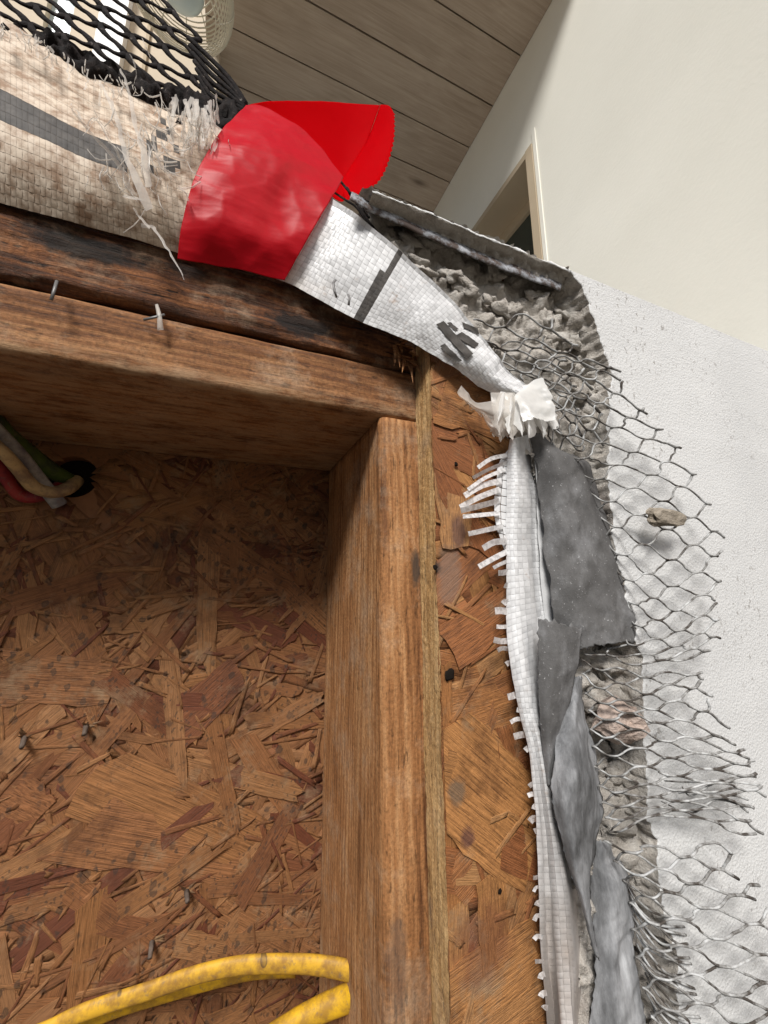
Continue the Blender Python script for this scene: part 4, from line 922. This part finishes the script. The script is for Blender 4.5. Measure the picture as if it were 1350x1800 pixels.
wires(wl4, [[(838, 590), (900, 600), (960, 590)], [(872, 640), (920, 640), (990, 640)], [(905, 672), (950, 675), (1010, 690)], [(950, 730), (985, 735), (1020, 740)], [(968, 790), (1000, 790), (1035, 795)]], 9, 4, .00055, 17, (.185, .182, .18))
# dark tarred lath rising behind the soiled wrap
bl = thing('tarred_lath', PY(230, 150, .22), 'black tarred diamond lath standing up behind the soiled wrap', 'wire lath')
def bP(x, y):
    up = (60 + .58 * x) - y                    # px above the wrap's top edge
    return PY(x, y, .222 + .00022 * up)
A_, B_ = (49, 50), (57, 18)
def bedge(x): return cr([(0,), (45,), (112,), (185,)], max(0, min(1, (x - 300) / 130)))[0] if x > 300 else -30
nodes = {}
for i in range(-16, 17):
    for j in range(-16, 17):
        x, y = 238 + i * A_[0] + j * B_[0], 33 + i * A_[1] + j * B_[1]
        x += 4 * noise.noise(Vector((i * .7, j * .7, 1))); y += 4 * noise.noise(Vector((i * .7, j * .7, 9)))
        lim = 48 + .52 * x
        if -110 < x < 425 and y < lim + 12 and y > bedge(x) - 6 and y > -75: nodes[(i, j)] = (x, y)
for (i, j), (x, y) in nodes.items():
    for di, dj in ((1, 0), (0, 1)):
        q = nodes.get((i + di, j + dj))
        if not q: continue
        pts = []
        for s in range(6):
            t = s / 5; bow = 3.2 * math.sin(2 * math.pi * t) * (1 if di else -1)
            pts.append(bP(x + (q[0] - x) * t, y + (q[1] - y) * t + bow))
        V, Fc = tube(pts, .0021, 6, .55, taper=lambda t: 1.25 - .5 * math.sin(math.pi * t)); mk('lath_strand', V, Fc, M['blath'], bl)
for k in range(9):                              # folded end of the lath running into the tape
    y0 = 95 + k * 11; P = [(330 + k * 4, y0 - 30 + k * 3, .226), (372, y0 + 10 + k * 2, .224), (405, y0 + 45 - k * 1.5, .222), (432, 182 + k * 3, .219)]
    V, Fc = tube(smooth_path(P, 12), .0018, 6, .6); mk('lath_strand', V, Fc, M['blath'], bl)
G = loft([[(-80, 30, .224), (-80, 15, .225), (-80, 0, .227)], [(60, 95, .224), (62, 72, .223), (66, 58, .226)], [(160, 155, .224), (165, 125, .221), (170, 103, .226)], [(260, 200, .224), (268, 170, .221), (275, 142, .226)], [(340, 240, .222), (350, 200, .218), (360, 165, .223)], [(420, 260, .218), (425, 225, .214), (432, 185, .219)]], 110, 16, .007, 110, 4)
mk('tar_paper_remnant', G, grid_faces(110, 16), M['blath'], bl)
for P in ([(598, 318, .206), (615, 338, .192), (632, 352, .189), (650, 385, .1885)], [(590, 340, .204), (608, 352, .192), (628, 366, .189), (648, 398, .1885)], [(610, 330, .20), (622, 352, .191), (640, 372, .189)], [(630, 362, .1895), (648, 390, .188), (668, 415, .187), (690, 440, .1865)]):
    V, Fc = tube(smooth_path(P, 14), .0011, 6, .6); mk('lath_strand', V, Fc, M['blath'], bl)
# chips caught in the lath
V, Fc = lump(PY(1170, 911, .1585), .0165, 3.3, (1.15, .16, .42), .45, 3); tag(mk('mortar_chip', V, Fc, M['chip'], smooth=False), 'flat brown chip caught in the wire lath', 'mortar chip')
V, Fc = lump(PY(1090, 1265, .172), .0125, 7.1, (1.25, .8, .85), .5, 3); tag(mk('mortar_chunk', V, Fc, M['brick'], smooth=False), 'pinkish grey mortar chunk wedged behind the wire lath', 'mortar chunk')

for px, py, dx, dy, lab in ((44, 1296, -8, 24, 'rusty nail poking through the rear board at its left edge'), (152, 1276, -5, 20, 'rusty nail in a split of the rear board, right of another nail'), (328, 1566, 2, 26, 'rusty nail under a lifted grey flake of the rear board'), (268, 1652, -6, 44, 'long rusty nail with splinters low on the rear board')):
    nt = thing('nail', PY(px, py, YB - .002), lab, 'nail', 'nails through the rear board')
    V, Fc = tube([PY(px, py - 4, YB + .001), PY(px + dx * .4, py + dy * .4, YB - .006), PY(px + dx * .8, py + dy * .75, YB - .010)], .0017, 8, taper=lambda t: 1.1 - .25 * t); mk('shank', V, Fc, M['rust'], nt)
    for k in range(4):
        an = random.uniform(-2.9, 1.2); L_ = random.uniform(12, 34)
        V, Fc = tube([PY(px, py, YB), PY(px + L_ * math.cos(an), py + L_ * math.sin(an) * .6, YB - random.uniform(.003, .007))], random.uniform(.001, .0022), 4, .4, taper=lambda t: 1.1 - t); mk('splinter', V, Fc, M['chipwood'], nt, False)
# ------------------------------------------------------------------ cables
def cable(name, P, r, flat, mat, label, n=50):
    V, Fc = tube(smooth_path(P, n), r, 14, flat, taper=lambda t: .72 + .28 * t); tag(mk(name, V, Fc, mat), label, 'cable', 'cables in the wall cavity')
cable('electric_cable', [(-60, 1860, .335), (70, 1815, .33), (150, 1778, .325), (260, 1742, .318), (350, 1712, .31), (430, 1696, .302), (520, 1694, .292), (570, 1698, .286), (612, 1706, .278), (660, 1722, .262)], .0061, .6, M['yellow'], 'spotted yellow electric cable curving up across the cavity to the stud')
cable('electric_cable', [(-60, 1885, .345), (90, 1828, .345), (190, 1780, .342), (290, 1748, .34), (380, 1722, .336), (450, 1706, .328), (520, 1702, .318)], .0056, .55, M['yellow2'], 'bright yellow cable underside emerging below the spotted cable', 30)
cable('electric_cable', [(400, 1875, .30), (500, 1808, .292), (560, 1776, .286), (616, 1752, .278), (660, 1736, .262)], .0078, .85, M['yellow2'], 'clean yellow electric cable entering the stud at the bottom edge')
V, Fc = None, None
cable('electric_cable', [(-70, 660, .29), (0, 748, .31), (45, 790, .33), (90, 826, .35), (125, 848, .366)], .0062, 1, M['green'], 'green cable going into the drilled hole at the cavity top left')
cable('electric_cable', [(-70, 690, .28), (0, 762, .30), (35, 800, .315), (70, 845, .335), (105, 888, .350)], .0052, .6, M['grey'], 'flat grey cable crossing the drilled hole at the cavity top left')
cable('electric_cable', [(-70, 730, .28), (0, 790, .30), (30, 822, .315), (60, 856, .332), (95, 865, .343), (120, 858, .352), (135, 845, .366)], .005, 1, M['cream'], 'cream cable bending under and into the drilled hole')
cable('electric_cable', [(-70, 740, .30), (-10, 805, .325), (15, 845, .338), (40, 872, .345), (80, 868, .35), (120, 848, .366)], .005, 1, M['redc'], 'red cable below the cream cable at the cavity top left')
